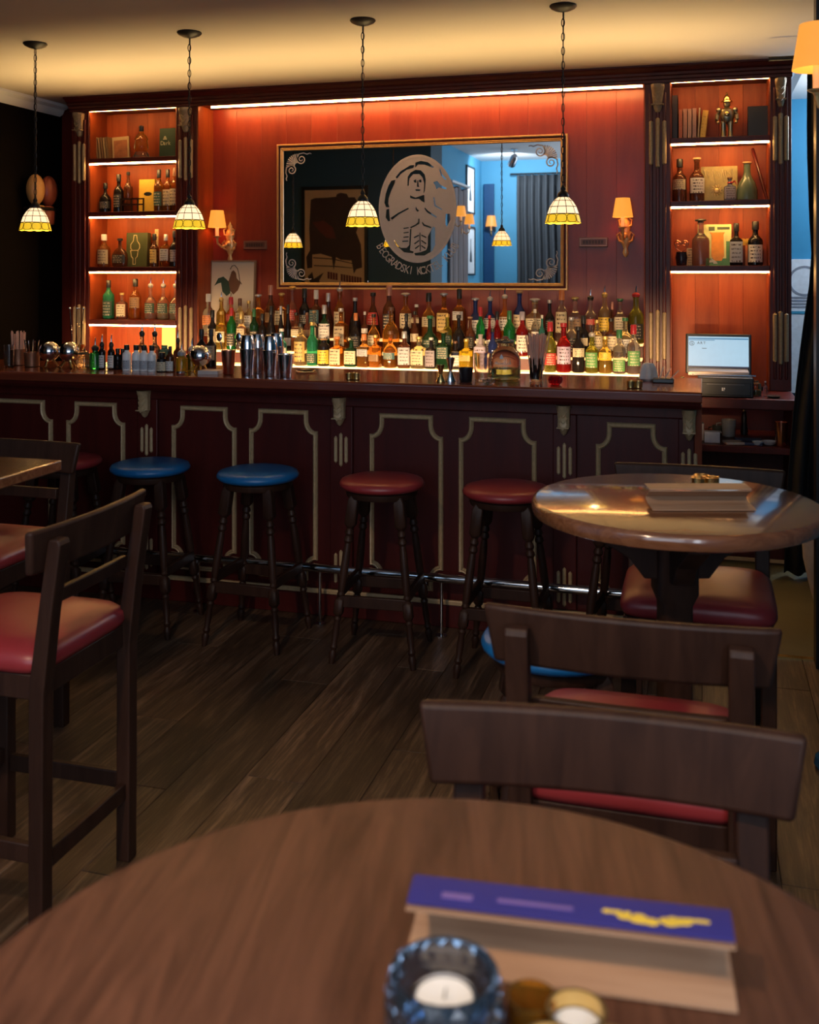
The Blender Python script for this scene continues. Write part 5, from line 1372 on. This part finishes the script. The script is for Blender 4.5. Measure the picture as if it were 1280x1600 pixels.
m = MB().lathe([(.013, .107), (.016, .112), (.013, .118)], (0.162, 6.50, SH[1]), 14)
t = thing('ribbon', 'red ribbon tied round the neck of the small square bottle', 'ribbon')
obj('ribbon_band', m.tube([(0.162 + .012, 6.495, SH[1] + .113), (0.162 + .03, 6.485, SH[1] + .12), (0.162 + .038, 6.48, SH[1] + .10)], [.004, .005, .003], 6), CM['red'], t)
t = thing('lacquer_stick', 'dark red stick leaning on the wall behind the green jug', 'stick')
obj('shaft', MB().turned((0.377, 6.50, SH[1] + .003), (0.296, 6.58, SH[1] + .325), [(.006, 0), (.009, .01), (.010, .98), (.007, 1)], 12), plain('red_lacquer', (.10, .012, .012), .3), t)
# third right shelf
t = thing('wire_stand', 'curled copper wire stand holding a dark glass on the third right shelf', 'stand', (-0.121, 6.48, SH[2]))
obj('dark_glass', MB().lathe([(.024, 0), (.03, .004), (.036, .05), (.03, .085), (.028, .085), (.032, .05), (.001, .01)], seg=20), glass((.05, .03, .04), .6), t)
m = MB()
for s in (-1, 1):
    pts = [(s * .02 + s * .022 * (1 - k / 20) * math.cos(.5 * k), -.005, .135 + .022 * (1 - k / 20) * math.sin(.5 * k)) for k in range(18)]
    m.tube([(s * .004, -.005, .085), (s * .03, -.005, .105)] + pts, .0035, 6)
obj('wire_scroll', m, M_['copper'], t)
t = box_('label_card', 'small tan card behind the wire stand on the third right shelf', 'card', -0.068, 6.55, SH[2], .045, .11, .006, paper((.42, .28, .16)), 0, -4)
t = box_('cocktail_magazine', 'yellow and green magazine with an orange cocktail on its cover', 'magazine', 0.09, 6.535, SH[2], .165, .255, .008, plain('mag_yellow', (.70, .68, .28), .4, 0, .25, 9), 0, -5)
mg = plain('mag_green', (.10, .26, .08), .4, 0, .4, 20)
obj('cover_band', MB().box(-.0825, .0825, -.0052, -.004, 0, .045).box(.052, .082, -.0052, -.004, .045, .15), mg, t, smooth=0)
obj('cover_glass', MB().prism([(-.035, .06), (-.02, .03), (.025, .03), (.04, .06), (.036, .19), (.045, .205), (-.045, .205), (-.034, .19)], -.0056, -.004), plain('mag_orange', (.75, .28, .02), .4, 0, .3, 30), t, smooth=0)
obj('cover_title', MB().box(.0, .072, -.0056, -.004, .222, .238).box(-.05, -.015, -.0056, -.004, .215, .24), plain('mag_dark', (.08, .10, .04), .5), t, smooth=0)
m = MB()
for k in range(6): m.tube([(-.05, -.005, .02), (-.035 + .006 * k, -.0052, .045 - .004 * k), (-.02 + .004 * k, -.005, .012)], .002, 5)
obj('cover_script', m, plain('mag_white', (.8, .8, .72), .5), t)
t = thing('paper_ornament', 'orange and yellow folded paper ornament behind the dark bottles', 'ornament', (0.265, 6.55, SH[2]))
m = MB().box(-.012, .010, -.004, .004, 0, .14)
obj('stem', m, plain('ornament_orange', (.75, .22, .04), .5), t, smooth=0)
m = MB()
for k in range(9): m.prism([(-.055 + .0125 * k, .125), (-.045 + .0125 * k, .125), (-.042 + .0125 * k, .165 - .006 * (k % 2)), (-.058 + .0125 * k, .165)], -.004, .004)
obj('fringe', m, plain('ornament_yellow', (.85, .50, .05), .5), t, smooth=0)

# ================================================================== cash register corner
CZ = .9105
t = thing('cash_drawer', 'black cash drawer under the screen on the back counter', 'cash drawer', (0.126, 6.14, CZ), 0)
obj('case', MB().box(-.15, .15, -.15, .16, .0, .108), M_['black'], t, bevel=.006)
obj('drawer_front', MB().box(-.135, .135, -.156, -.15, .012, .082), plain('drawer_black', (.016, .016, .018), .3), t, bevel=.003)
obj('slot', MB().box(-.10, .10, -.1575, -.155, .070, .074), plain('slot_grey', (.10, .10, .11), .4), t)
m = MB().box(-.020, -.012, -.159, -.156, .036, .054).box(-.010, -.002, -.159, -.156, .044, .054).box(-.010, -.006, -.159, -.156, .036, .041)
obj('badge', m, M_['white_paint'], t, smooth=0)
t = thing('till_screen', 'till screen with a bright pale blue page, above the cash drawer', 'monitor', (0.092, 6.22, CZ + .109), 0)
obj('keyboard_base', MB().box(-.17, .165, -.15, .12, .0, .026), plain('warm_silver', (.42, .33, .29), .35, .4), t, bevel=.004)
obj('key_lip', MB().box(-.15, .20, -.152, -.145, .004, .010), M_['steel'], t)
scr = obj('screen_case', MB().box(-.185, .185, 0, .014, .0, .235), M_['black'], t, bevel=.006, loc=(0, .05, -.006), rot=(R(-6), 0, 0))
obj('display', MB().box(-.170, .170, -.0016, .0, .038, .218), emit('screen_glow', (.40, .62, .78), .95, (.1, .1, .1), .06), scr, smooth=0)
obj('title_bar', MB().box(-.168, .168, -.0024, -.0016, .202, .210).box(-.168, -.02, -.0024, -.0016, .195, .199), emit('screen_blue', (.10, .33, .56), .6, (.05, .1, .2)), scr, smooth=0)
obj('task_bar', MB().box(-.170, .170, -.0024, -.0016, .038, .045), emit('screen_dark', (.10, .12, .22), .3, (.02, .02, .05)), scr, smooth=0)
ink = plain('screen_ink', (.015, .02, .05), .5)
text_meshes('GART', .022, lambda i: ((-.150, -.112, -.095, -.078)[i], (.170, .173, .173, .173)[i], 0), 'screen_writing', ink, scr, -.0022, 1.0)
o = obj('logo_ring', MB().tube([(-.150 + .014 * math.cos(2 * math.pi * k / 20), -.0022, .177 + .012 * math.sin(2 * math.pi * k / 20)) for k in range(20)], .0012, 5, True), ink, scr)
obj('menu_mark', MB().box(-.092, -.066, -.0024, -.0016, .147, .150), ink, scr, smooth=0)
bottle('small square bottle of yellow spirit beside the cash drawer', (0.292, 6.10, CZ), 'jar', .088, .030, 'pale', 'none', None, fill='gold')
bottle('tiny clear bottle with metal pourer beside the cash drawer', (0.343, 6.10, CZ), 'tall', .085, .012, 'clear', 'screw silver', None)
t = thing('clover_ornament', 'gold cross-shaped ornament at the left of the cash drawer', 'ornament', (-0.108, 6.0, CZ))
m = MB().box(-.006, .006, -.006, .006, 0, .06)
for a in range(4): m.ball((.020 * math.cos(R(90 * a)), 0, .078 + .020 * math.sin(R(90 * a))), .013, sy=.4, seg=12, rings=8)
obj('cross', m, M_['brass'], t)
t = thing('coin_dish', 'small dark dish on the back counter beside the pourer', 'dish', (0.384, 6.03, CZ))
obj('dish', MB().lathe([(.025, 0), (.04, .012), (.038, .012), (.001, .004)], seg=20), M_['iron'], t)

# open shelf below: kitchen clutter
LZ = .6455
t = box_('carton', 'small pale blue-white carton on the open shelf', 'box', 0.055, 6.06, LZ, .085, .062, .06, plain('carton_white', (.62, .66, .76), .6), 0, 0)
t = box_('carton', 'small pale upright tin half hidden by the bar end', 'tin', -0.004, 6.12, LZ, .03, .10, .05, plain('tin_grey', (.40, .36, .38), .5), 0, 0)
def mug(label, x, y, r, h, mat):
    t = tumbler('mug', label, x, y, LZ, r * .85, r, h, mat, 'mug', .003, None, 'mugs on the open shelf')
    obj('handle', MB().tube([(-r, 0, h * .8), (-r * 1.6, 0, h * .75), (-r * 1.7, 0, h * .45), (-r * .95, 0, h * .2)], .005, 6), mat, t)
mug('grey-white ribbed mug on the open shelf', 0.151, 6.30, .042, .10, plain('mug_grey', (.30, .29, .29), .4))
mug('small dark mug behind the carton on the open shelf', 0.087, 6.32, .030, .06, plain('mug_dark', (.06, .06, .05), .4))
t = thing('pepper_mill', 'slim dark mill at the back of the open shelf', 'mill', (0.241, 6.40, LZ))
obj('mill_body', MB().lathe([(.02, 0), (.022, .02), (.015, .07), (.018, .10), (.012, .12), (.014, .135), (.001, .15)], seg=16), M_['black'], t)
for lab, px_, y, w, c, a in (('blue folder lying flat on the open shelf', 0.256, 6.15, .075, (.06, .13, .24), .1), ('dark blue pad lying on the open shelf', 0.272, 6.05, .06, (.03, .05, .12), -.2), ('cream notepad lying on the open shelf', 0.17, 6.04, .05, (.5, .42, .36), .25)):
    t = thing('notepad', lab, 'notepad', (px_, y, LZ), a, 'papers on the open shelf')
    obj('pages', MB().box(-w, w, -.045, .045, 0, .014), plain('pad_%d' % int(px_ * 1e4), c, .5), t, bevel=.002)
for lab, px_, y, r in (('white shallow bowl on the open shelf', 0.36, 6.05, .042), ('white saucer on the open shelf', 0.298, 6.02, .032)):
    t = thing('bowl', lab, 'bowl', (px_, y, LZ))
    obj('bowl', MB().lathe([(r * .5, 0), (r * .75, .006), (r, .022), (r * .96, .022), (r * .6, .008), (.001, .006)], seg=26), plain('white_china', (.66, .66, .68), .3) if 'white_china' not in bpy.data.materials else bpy.data.materials['white_china'], t)
tumbler('copper_tumbler', 'copper tumbler at the right end of the open shelf', 0.422, 6.02, LZ, .030, .036, .135, M_['copper'], 'tumbler')

# ================================================================== menus, candle and cups on the tables
def menu(label, loc, rz, L, top_mat, u0, u1, s=1.0):
    """folded wooden menu: three boards bent in a Z, hollow side to the front"""
    t = thing('folded_menu', label, 'menu', loc, rz, 'folded wooden menus on tables')
    vw = wood('menu_veneer', (.30, .17, .10), (.46, .29, .18), (2, 40, 40), .5) if 'menu_veneer' not in bpy.data.materials else bpy.data.materials['menu_veneer']
    def leaf(name, prof, mat, th=.0018):
        n = len(prof); up = [(y, z + th) for y, z in prof]
        vs = []
        for X in (-L / 2, L / 2):
            vs += [(X, y * s, z * s) for y, z in prof] + [(X, y * s, z * s) for y, z in up]
        m = 2 * n; fs = []
        for i in range(n - 1):
            fs += [(i, i + 1, m + i + 1, m + i), (n + i, m + n + i, m + n + i + 1, n + i + 1)]
        for e in (0, m): fs += [(e + i, e + n + i, e + n + i + 1, e + i + 1) for i in range(n - 1)]
        fs += [(0, m, m + n, n), (n - 1, 2 * n - 1, m + 2 * n - 1, m + n - 1)]
        return obj(name, MB().add(vs, fs), mat, t, smooth=60)
    leaf('lower_board', [(-.050, .0015), (-.035, .004), (-.02, .005), (.0, .007), (.015, .011), (.022, .017)], vw)
    leaf('middle_board', [(.022, .0188), (.012, .026), (-.004, .032), (u0 + .006, .038), (u0 - .006, .0405)], vw)
    lf = leaf('upper_board', [(u0, .0425), (u0 * .65 + u1 * .35, .0445), (u0 * .3 + u1 * .7, .0455), (u1, .046)], top_mat or vw)
    return t, lf
vio = plain('purple_cover', (.030, .026, .17), .45, 0, .15, 12)
t, lf = menu('purple covered folded menu on the foreground table', (-.105, .835, 1.0505), R(5), .2535, vio, -.032, .000)
m = MB()
random.seed(11)
for k in range(34):
    u = (k + .5) / 34; x0 = .030 + .078 * u; w = .010 * math.sin(math.pi * min(1, .15 + u * .9))
    y0 = -.0150 + random.uniform(-1, 1) * w
    m.ball((x0, y0, .0462), .0062, sy=.8, sz=.10, seg=10, rings=6)
obj('yellow_emblem', m, plain('cover_yellow', (.72, .50, .05), .5), lf)
obj('faint_title', MB().box(-.10, -.075, -.024, -.006, .0455, .0466).box(-.055, .005, -.022, -.010, .0455, .0466), plain('cover_mauve', (.16, .10, .30), .5), lf, smooth=0)
menu('plain wooden folded menu on the round table at the right', (-.008, 2.515, 1.0505), R(16), .240, None, -.018, .034)
cup_trio('brass triple tealight cups behind the wooden menu', (.005, 2.735, 1.0505), .3)

t = thing('candle_holder', 'faceted blue-grey glass tealight holder on the foreground table', 'candle holder', (-.172, .690, 1.0505))
gb = glass((.30, .42, .58), .96, .03, 1.45)
m = MB(); vs = []; fs = []; seg = 20      # cut facets in staggered rows
rows = [(.030, .0), (.038, .012), (.0415, .028), (.0425, .045), (.0405, .058), (.0375, .066)]
for k, (r_, z_) in enumerate(rows):
    for i in range(seg):
        a = 2 * math.pi * (i + .5 * (k % 2)) / seg; vs.append((r_ * math.cos(a), r_ * math.sin(a), z_))
for k in range(len(rows) - 1):
    for i in range(seg):
        j = (i + 1) % seg; a, c = k * seg, (k + 1) * seg
        if k % 2 == 0: fs += [(a + i, a + j, c + i), (a + j, c + j, c + i)]
        else: fs += [(a + i, a + j, c + j), (a + i, c + j, c + i)]
n0 = len(vs)
inner = [(.0345, .066), (.0335, .050), (.030, .026), (.001, .024)]
for r_, z_ in inner:
    for i in range(seg):
        a = 2 * math.pi * (i + .5) / seg; vs.append((r_ * math.cos(a), r_ * math.sin(a), z_))
for k in range(3):
    for i in range(seg):
        j = (i + 1) % seg; a, c = n0 + k * seg, n0 + (k + 1) * seg; fs.append((a + i, a + j, c + j, c + i))
for i in range(seg): fs.append((5 * seg + i, 5 * seg + (i + 1) % seg, n0 + (i + 1) % seg, n0 + i))
fs.append(tuple(range(seg - 1, -1, -1)))
obj('glass_bowl', m.add(vs, fs), gb, t, smooth=0)
obj('tealight_cup', MB().lathe([(.0205, .028), (.0215, .030), (.0215, .050), (.0208, .050), (.020, .031), (.001, .0305)], seg=24), M_['steel'], t)
obj('wax', MB().lathe([(.0198, .031), (.0198, .048), (.001, .0465)], seg=24), M_['candle'], t)
obj('wick', MB().tube([(0, 0, .046), (.0006, 0, .051), (.0015, 0, .054)], .0006, 5), M_['black'], t)
t = cup_trio('brass triple tealight cups at the lower edge of the foreground table', (-.080, .700, 1.0505), .2, None, 1.15)
tumbler('amber_tumbler', 'small amber glass tumbler at the lower edge of the foreground table', -.118, .733, 1.0505, .016, .018, .030, glass((.8, .42, .06), .9, .05))

# ================================================================== right hand side: curtain, sign, planter
def drape(name, label, x0, x1, y, z0, z1, folds, amp, mat, pinch=None, cat='curtain', axis='x', edge=None):
    t = thing(name, label, cat, (0, 0, 0))
    n = folds * 8; mz = 16; vs = []; fs = []
    for k in range(mz + 1):
        z = z0 + (z1 - z0) * k / mz
        w = 1.0; sh = 0
        if pinch: 
            zc, wid, fac, side = pinch; e = math.exp(-((z - zc) / wid) ** 2); w = 1 - fac * e; sh = side * fac * e
        xa = x0
        if edge:
            for (za, ea), (zb, eb) in zip(edge, edge[1:]):
                if za <= z <= zb: xa = ea + (eb - ea) * (z - za) / (zb - za)
        for i in range(n + 1):
            u = i / n; x = (xa + (x1 - xa) * u) if edge else x0 + (x1 - x0) * ((u - .5) * w + .5 + sh * .5)
            vs.append((x, y + amp * math.sin(2 * math.pi * folds * u + .5 * math.sin(3 * z)) * (.8 + .2 * w), z))
    row_ = n + 1
    for k in range(mz):
        for i in range(n): a = k * row_ + i; fs.append((a, a + 1, a + row_ + 1, a + row_))
    o = obj('curtain_cloth', MB().add(vs, fs), mat, t, smooth=180)
    md = o.modifiers.new('thick', 'SOLIDIFY'); md.thickness = .004
    obj('curtain_rail', MB().turned((x0 - .1, y, z1 + .02), (x1 + .1, y, z1 + .02), [(.012, 0), (.012, 1)], 10), M_['iron'], t)
    return t
drape('curtain', 'black gathered curtain in the passage at the right edge', .44, 1.05, 5.75, .02, 2.72, 7, .045, M_['curtain'], None, edge=((0, .415), (.5, .435), (.9, .465), (1.3, .505), (1.55, .54), (1.71, .55), (1.9, .54), (2.3, .53), (2.8, .535)))
drape('curtain', 'dark grey curtain on the blue wall, seen in the mirror', -2.62, -1.90, -1.72, .05, 3.05, 7, .05, M_['grey_curtain'])

t = thing('wall_sign', 'white sign board with a ring emblem on the blue passage wall', 'sign', (0, 0, 0))
a, c = .50, 1.0
obj('board', MB().box(a, c, 7.775, 7.798, .75, 1.705), plain('sign_white', (.66, .70, .76), .5), t, bevel=.003)
o = obj('ring_emblem', MB().sweep([(.70 + .10 * math.cos(2 * math.pi * k / 32), 1.55 + .10 * math.sin(2 * math.pi * k / 32)) for k in range(32)], [(-.008, 0), (-.008, .002), (.008, .002), (.008, 0)]), plain('sign_grey', (.20, .22, .27), .5), t); o.location.y = 7.775
obj('stripe', MB().box(a, c, 7.772, 7.776, 1.315, 1.335), plain('sign_blue', (.03, .22, .36), .5), t, smooth=0)
m = MB()
for k in range(4): m.box(.60, .78 - .02 * (k % 2), 7.772, 7.776, 1.36 + .022 * k, 1.372 + .022 * k)
obj('text_block', m, bpy.data.materials['sign_grey'], t, smooth=0)
t = thing('floor_planter', 'white tapering floor vase at the right edge beyond the round table', 'vase', (.605, 5.02, 0))
obj('vase', MB().lathe([(.075, 0), (.085, .01), (.125, .14), (.160, .30), (.166, .42), (.160, .50), (.152, .50), (.15, .42), (.001, .40)], seg=36), plain('vase_white', (.62, .56, .50), .5), t, smooth=70)
t = thing('door_wedge', 'rounded blue object on the floor at the right edge', 'door stop', (.405, 3.56, 0))
obj('wedge', MB().lathe([(.05, 0), (.056, .012), (.052, .036), (.034, .052), (.001, .056)], seg=24), plain('wedge_blue', (.02, .16, .32), .25, coat=.4), t)

# rounded leather pair on the far left wall
t = thing('leather_ornament', 'pair of rounded tan and red leather shapes on the dark left wall', 'wall ornament', (-4.6, 6.30, 2.105), R(90))
lt, lr = plain('tan_leather', (.52, .28, .10), .4, 0, .25, 12), plain('red_leather', (.28, .06, .03), .4, 0, .25, 12)
def pad(nm, cx_, mt):
    obj(nm, MB().ball((cx_, -.075, .09), .088, sx=.82, sy=.66, sz=1.25, seg=20, rings=14), mt, t, smooth=80)
    obj('cuff', MB().lathe([(.055, -.15), (.062, -.14), (.066, -.07), (.058, -.03), (.05, -.02)], (cx_ * .75, -.075, 0), 20, sy=.8), mt, t)
pad('tan_pad', -.075, lt); pad('red_pad', .075, lr)
obj('strap', MB().box(-.13, .13, -.13, -.01, -.052, -.030), M_['iron'], t, bevel=.006)

# ================================================================== what the mirror shows of the window side
t = thing('framed_poster', 'large framed poster of dark animals, seen in the mirror', 'poster', (-3.99, 2.302, 0), R(180))
obj('poster_sheet', MB().box(-.36, .36, -.012, -.004, 1.38, 2.55), plain('poster_paper', (.55, .36, .18), .6, 0, .12, 3), t)
o = obj('picture_frame', MB().sweep([(-.375, 1.36), (.375, 1.36), (.375, 2.57), (-.375, 2.57)], [(-.02, 0), (-.02, .03), (.015, .03), (.015, 0)]), M_['black'], t)
dk = plain('poster_ink', (.035, .014, .010), .6, 0, .4, 6); rd = plain('poster_red', (.10, .015, .010), .6)
def PQ(x, y): return (.36 - (x - 232) / (1010 - 232) * .72, 2.55 - (y - 270) / 1165 * 1.15)
def pp(name, pts, mt, y0=-.0135): obj(name, MB().prism([PQ(*q) for q in pts], y0, y0 + .0016), mt, t, smooth=0)
pp('printed_beast', [(310, 380), (360, 360), (500, 358), (640, 350), (650, 320), (700, 305), (780, 320), (800, 360), (880, 360), (930, 430), (960, 600), (900, 760), (960, 900), (975, 1160), (900, 1180), (870, 1230), (840, 1080), (700, 1070), (640, 1040), (610, 1190), (585, 1040), (440, 1000), (330, 1010), (330, 1160), (265, 1170), (250, 1040), (300, 960), (290, 700), (300, 560)], dk)
pp('printed_shade', [(330, 640), (480, 620), (600, 700), (640, 830), (520, 820), (420, 740)], rd, -.0145)
pp('printed_line', [(340, 1040), (600, 1055), (850, 1110), (850, 1118), (600, 1068), (340, 1052)], dk)
pp('printed_line', [(350, 1130), (620, 1140), (850, 1160), (850, 1168), (620, 1152), (350, 1142)], dk)
pp('printed_mark', [(270, 1260), (330, 1210), (350, 1290), (480, 1215), (420, 1310), (490, 1430), (380, 1390), (280, 1430), (300, 1330)], dk)
def bars(name, x0, y0, x1, y1, hh, n, gaps, mt):
    for i in range(n):
        if i in gaps: continue
        u0, u1 = i / n, (i + .78) / n
        a_, b_ = (x0 + (x1 - x0) * u0, y0 + (y1 - y0) * u0), (x0 + (x1 - x0) * u1, y0 + (y1 - y0) * u1)
        mb.prism([PQ(*a_), PQ(*b_), PQ(b_[0], b_[1] + hh), PQ(a_[0], a_[1] + hh)], -.0136, -.012)
mb = MB(); bars('l', 530, 1205, 975, 1275, 80, 13, (4,), rd); bars('l', 740, 1345, 975, 1380, 65, 7, (5,), rd)
obj('poster_lettering', mb, rd, t, smooth=0)

def small_picture(label, y, z, w, h):
    t = thing('framed_picture', label, 'picture', (-3.2, y, z), R(90), 'small pictures on the side wall')
    obj('sheet', MB().box(-w / 2, w / 2, -.012, -.004, -h / 2, h / 2), plain('sheet_white', (.7, .72, .74), .6) if 'sheet_white' not in bpy.data.materials else bpy.data.materials['sheet_white'], t)
    obj('picture_frame', MB().sweep([(-w / 2, -h / 2), (w / 2, -h / 2), (w / 2, h / 2), (-w / 2, h / 2)], [(-.02, 0), (-.02, .025), (.006, .025), (.006, 0)]), M_['black'], t)
    obj('drawing', MB().lathe([(.001, -.2 * h), (.16 * w, -.18 * h), (.12 * w, -.02 * h), (.05 * w, .08 * h), (.04 * w, .3 * h), (.001, .32 * h)], (0, -.013, -.05 * h), 12, sy=.05), plain('drawing_ink', (.06, .07, .08), .6) if 'drawing_ink' not in bpy.data.materials else bpy.data.materials['drawing_ink'], t)
small_picture('upper white framed drawing on the side wall, seen in the mirror', -1.13, 2.80, .48, .64)
small_picture('lower white framed drawing on the side wall, seen in the mirror', -1.16, 1.93, .48, .66)
t = thing('wood_screen', 'weathered plank screen on the side wall, seen in the mirror', 'screen', (-3.19, 0, 0))
for k in range(7): obj('board', MB().box(-.004, .03 + .006 * (k % 2), -.85 + .15 * k, -.704 + .15 * k, .3, 2.78 - .02 * (k % 3)), M_['grey_plank'] if 'grey_plank' in M_ else M_.setdefault('grey_plank', wood('grey_weathered_plank', (.09, .07, .065), (.24, .19, .18), (20, 20, 2), .6, rnd=.25)), t, bevel=.003, seg=1)
obj('top_ledge', MB().box(-.004, .06, -.87, .20, 2.80, 2.83), M_['white_paint'], t)
for lab, y, z in (('sconce on the plank screen, seen in the mirror, higher one', .05, 2.30), ('sconce on the plank screen, seen in the mirror, lower one', -.45, 2.22), ):
    sconce(lab, (-3.15, y, z), R(90), .10, 0, .135, ornate=False)
sconce('sconce by the blue corner, seen in the mirror', (-3.03, -1.95, 2.25), R(180), .10, 0, .16, ornate=False)
t = thing('corner_post', 'dark blue post in the blue corner, seen in the mirror', 'post', (-3.08, -1.92, 0))
obj('post', MB().box(-.07, .08, -.03, .03, 0, 2.95), plain('navy_paint', (.008, .06, .16), .5), t, bevel=.004)
t = thing('ceiling_spotlight', 'silver spotlight under the white ceiling, seen in the mirror', 'lamp', (-2.45, -.55, 3.3))
obj('mount', MB().lathe([(.05, -.02), (.05, 0)], seg=20), M_['steel'], t)
obj('stem', MB().tube([(0, 0, -.02), (0, 0, -.12)], .01, 8), M_['steel'], t)
obj('lamp_head', MB().turned((.02, .05, -.10), (-.06, -.12, -.20), [(.03, 0), (.05, .2), (.055, 1), (.045, .98)], 18), M_['steel'], t)
light('ceiling_spot_light', 'SPOT', (-2.52, -.69, 3.08), 105, (.80, .9, 1), aim=(-.25, -1, -.35), spot=120, radius=.04)
# unseen ceiling lamp added to light the blue wall of the side passage
t = thing('passage_fill_lamp', 'unseen flush ceiling lamp added to light the blue side passage', 'lamp', (1.2, 6.6, 2.85))
obj('diffuser', MB().lathe([(.14, 0), (.14, -.02), (.10, -.05), (.001, -.06)], seg=28), emit('passage_fill_glow', (.9, .95, 1), 3), t)
light('passage_fill_light', 'POINT', (1.2, 6.9, 2.60), 52, (.85, .93, 1), radius=.10)
# warm ceiling lamp over the seats
for lab, x, y, pw_, am in (('warm ceiling spot lamp behind the camera, towards the left wall', -1.15, -.35, 190, (.05, 2.2, -3.3)), ('warm ceiling spot lamp behind the camera, towards the right wall', .35, -.45, 62, (-.28, 1.5, -3.0))):
    t = thing('ceiling_lamp', lab, 'lamp', (x, y, 3.3), 0, 'ceiling spot lamps')
    obj('lamp_body', MB().lathe([(.06, 0), (.06, -.03), (.05, -.035)], seg=24), M_['iron'], t)
    obj('diffuser', MB().lathe([(.048, -.033), (.04, -.04), (.001, -.042)], seg=24), emit('warm_spot_glow', (1, .7, .4), 5), t)
    light('ceiling_lamp_light', 'SPOT', (x, y, 3.24), pw_, (1, .68, .42), aim=am, spot=62, radius=.05)
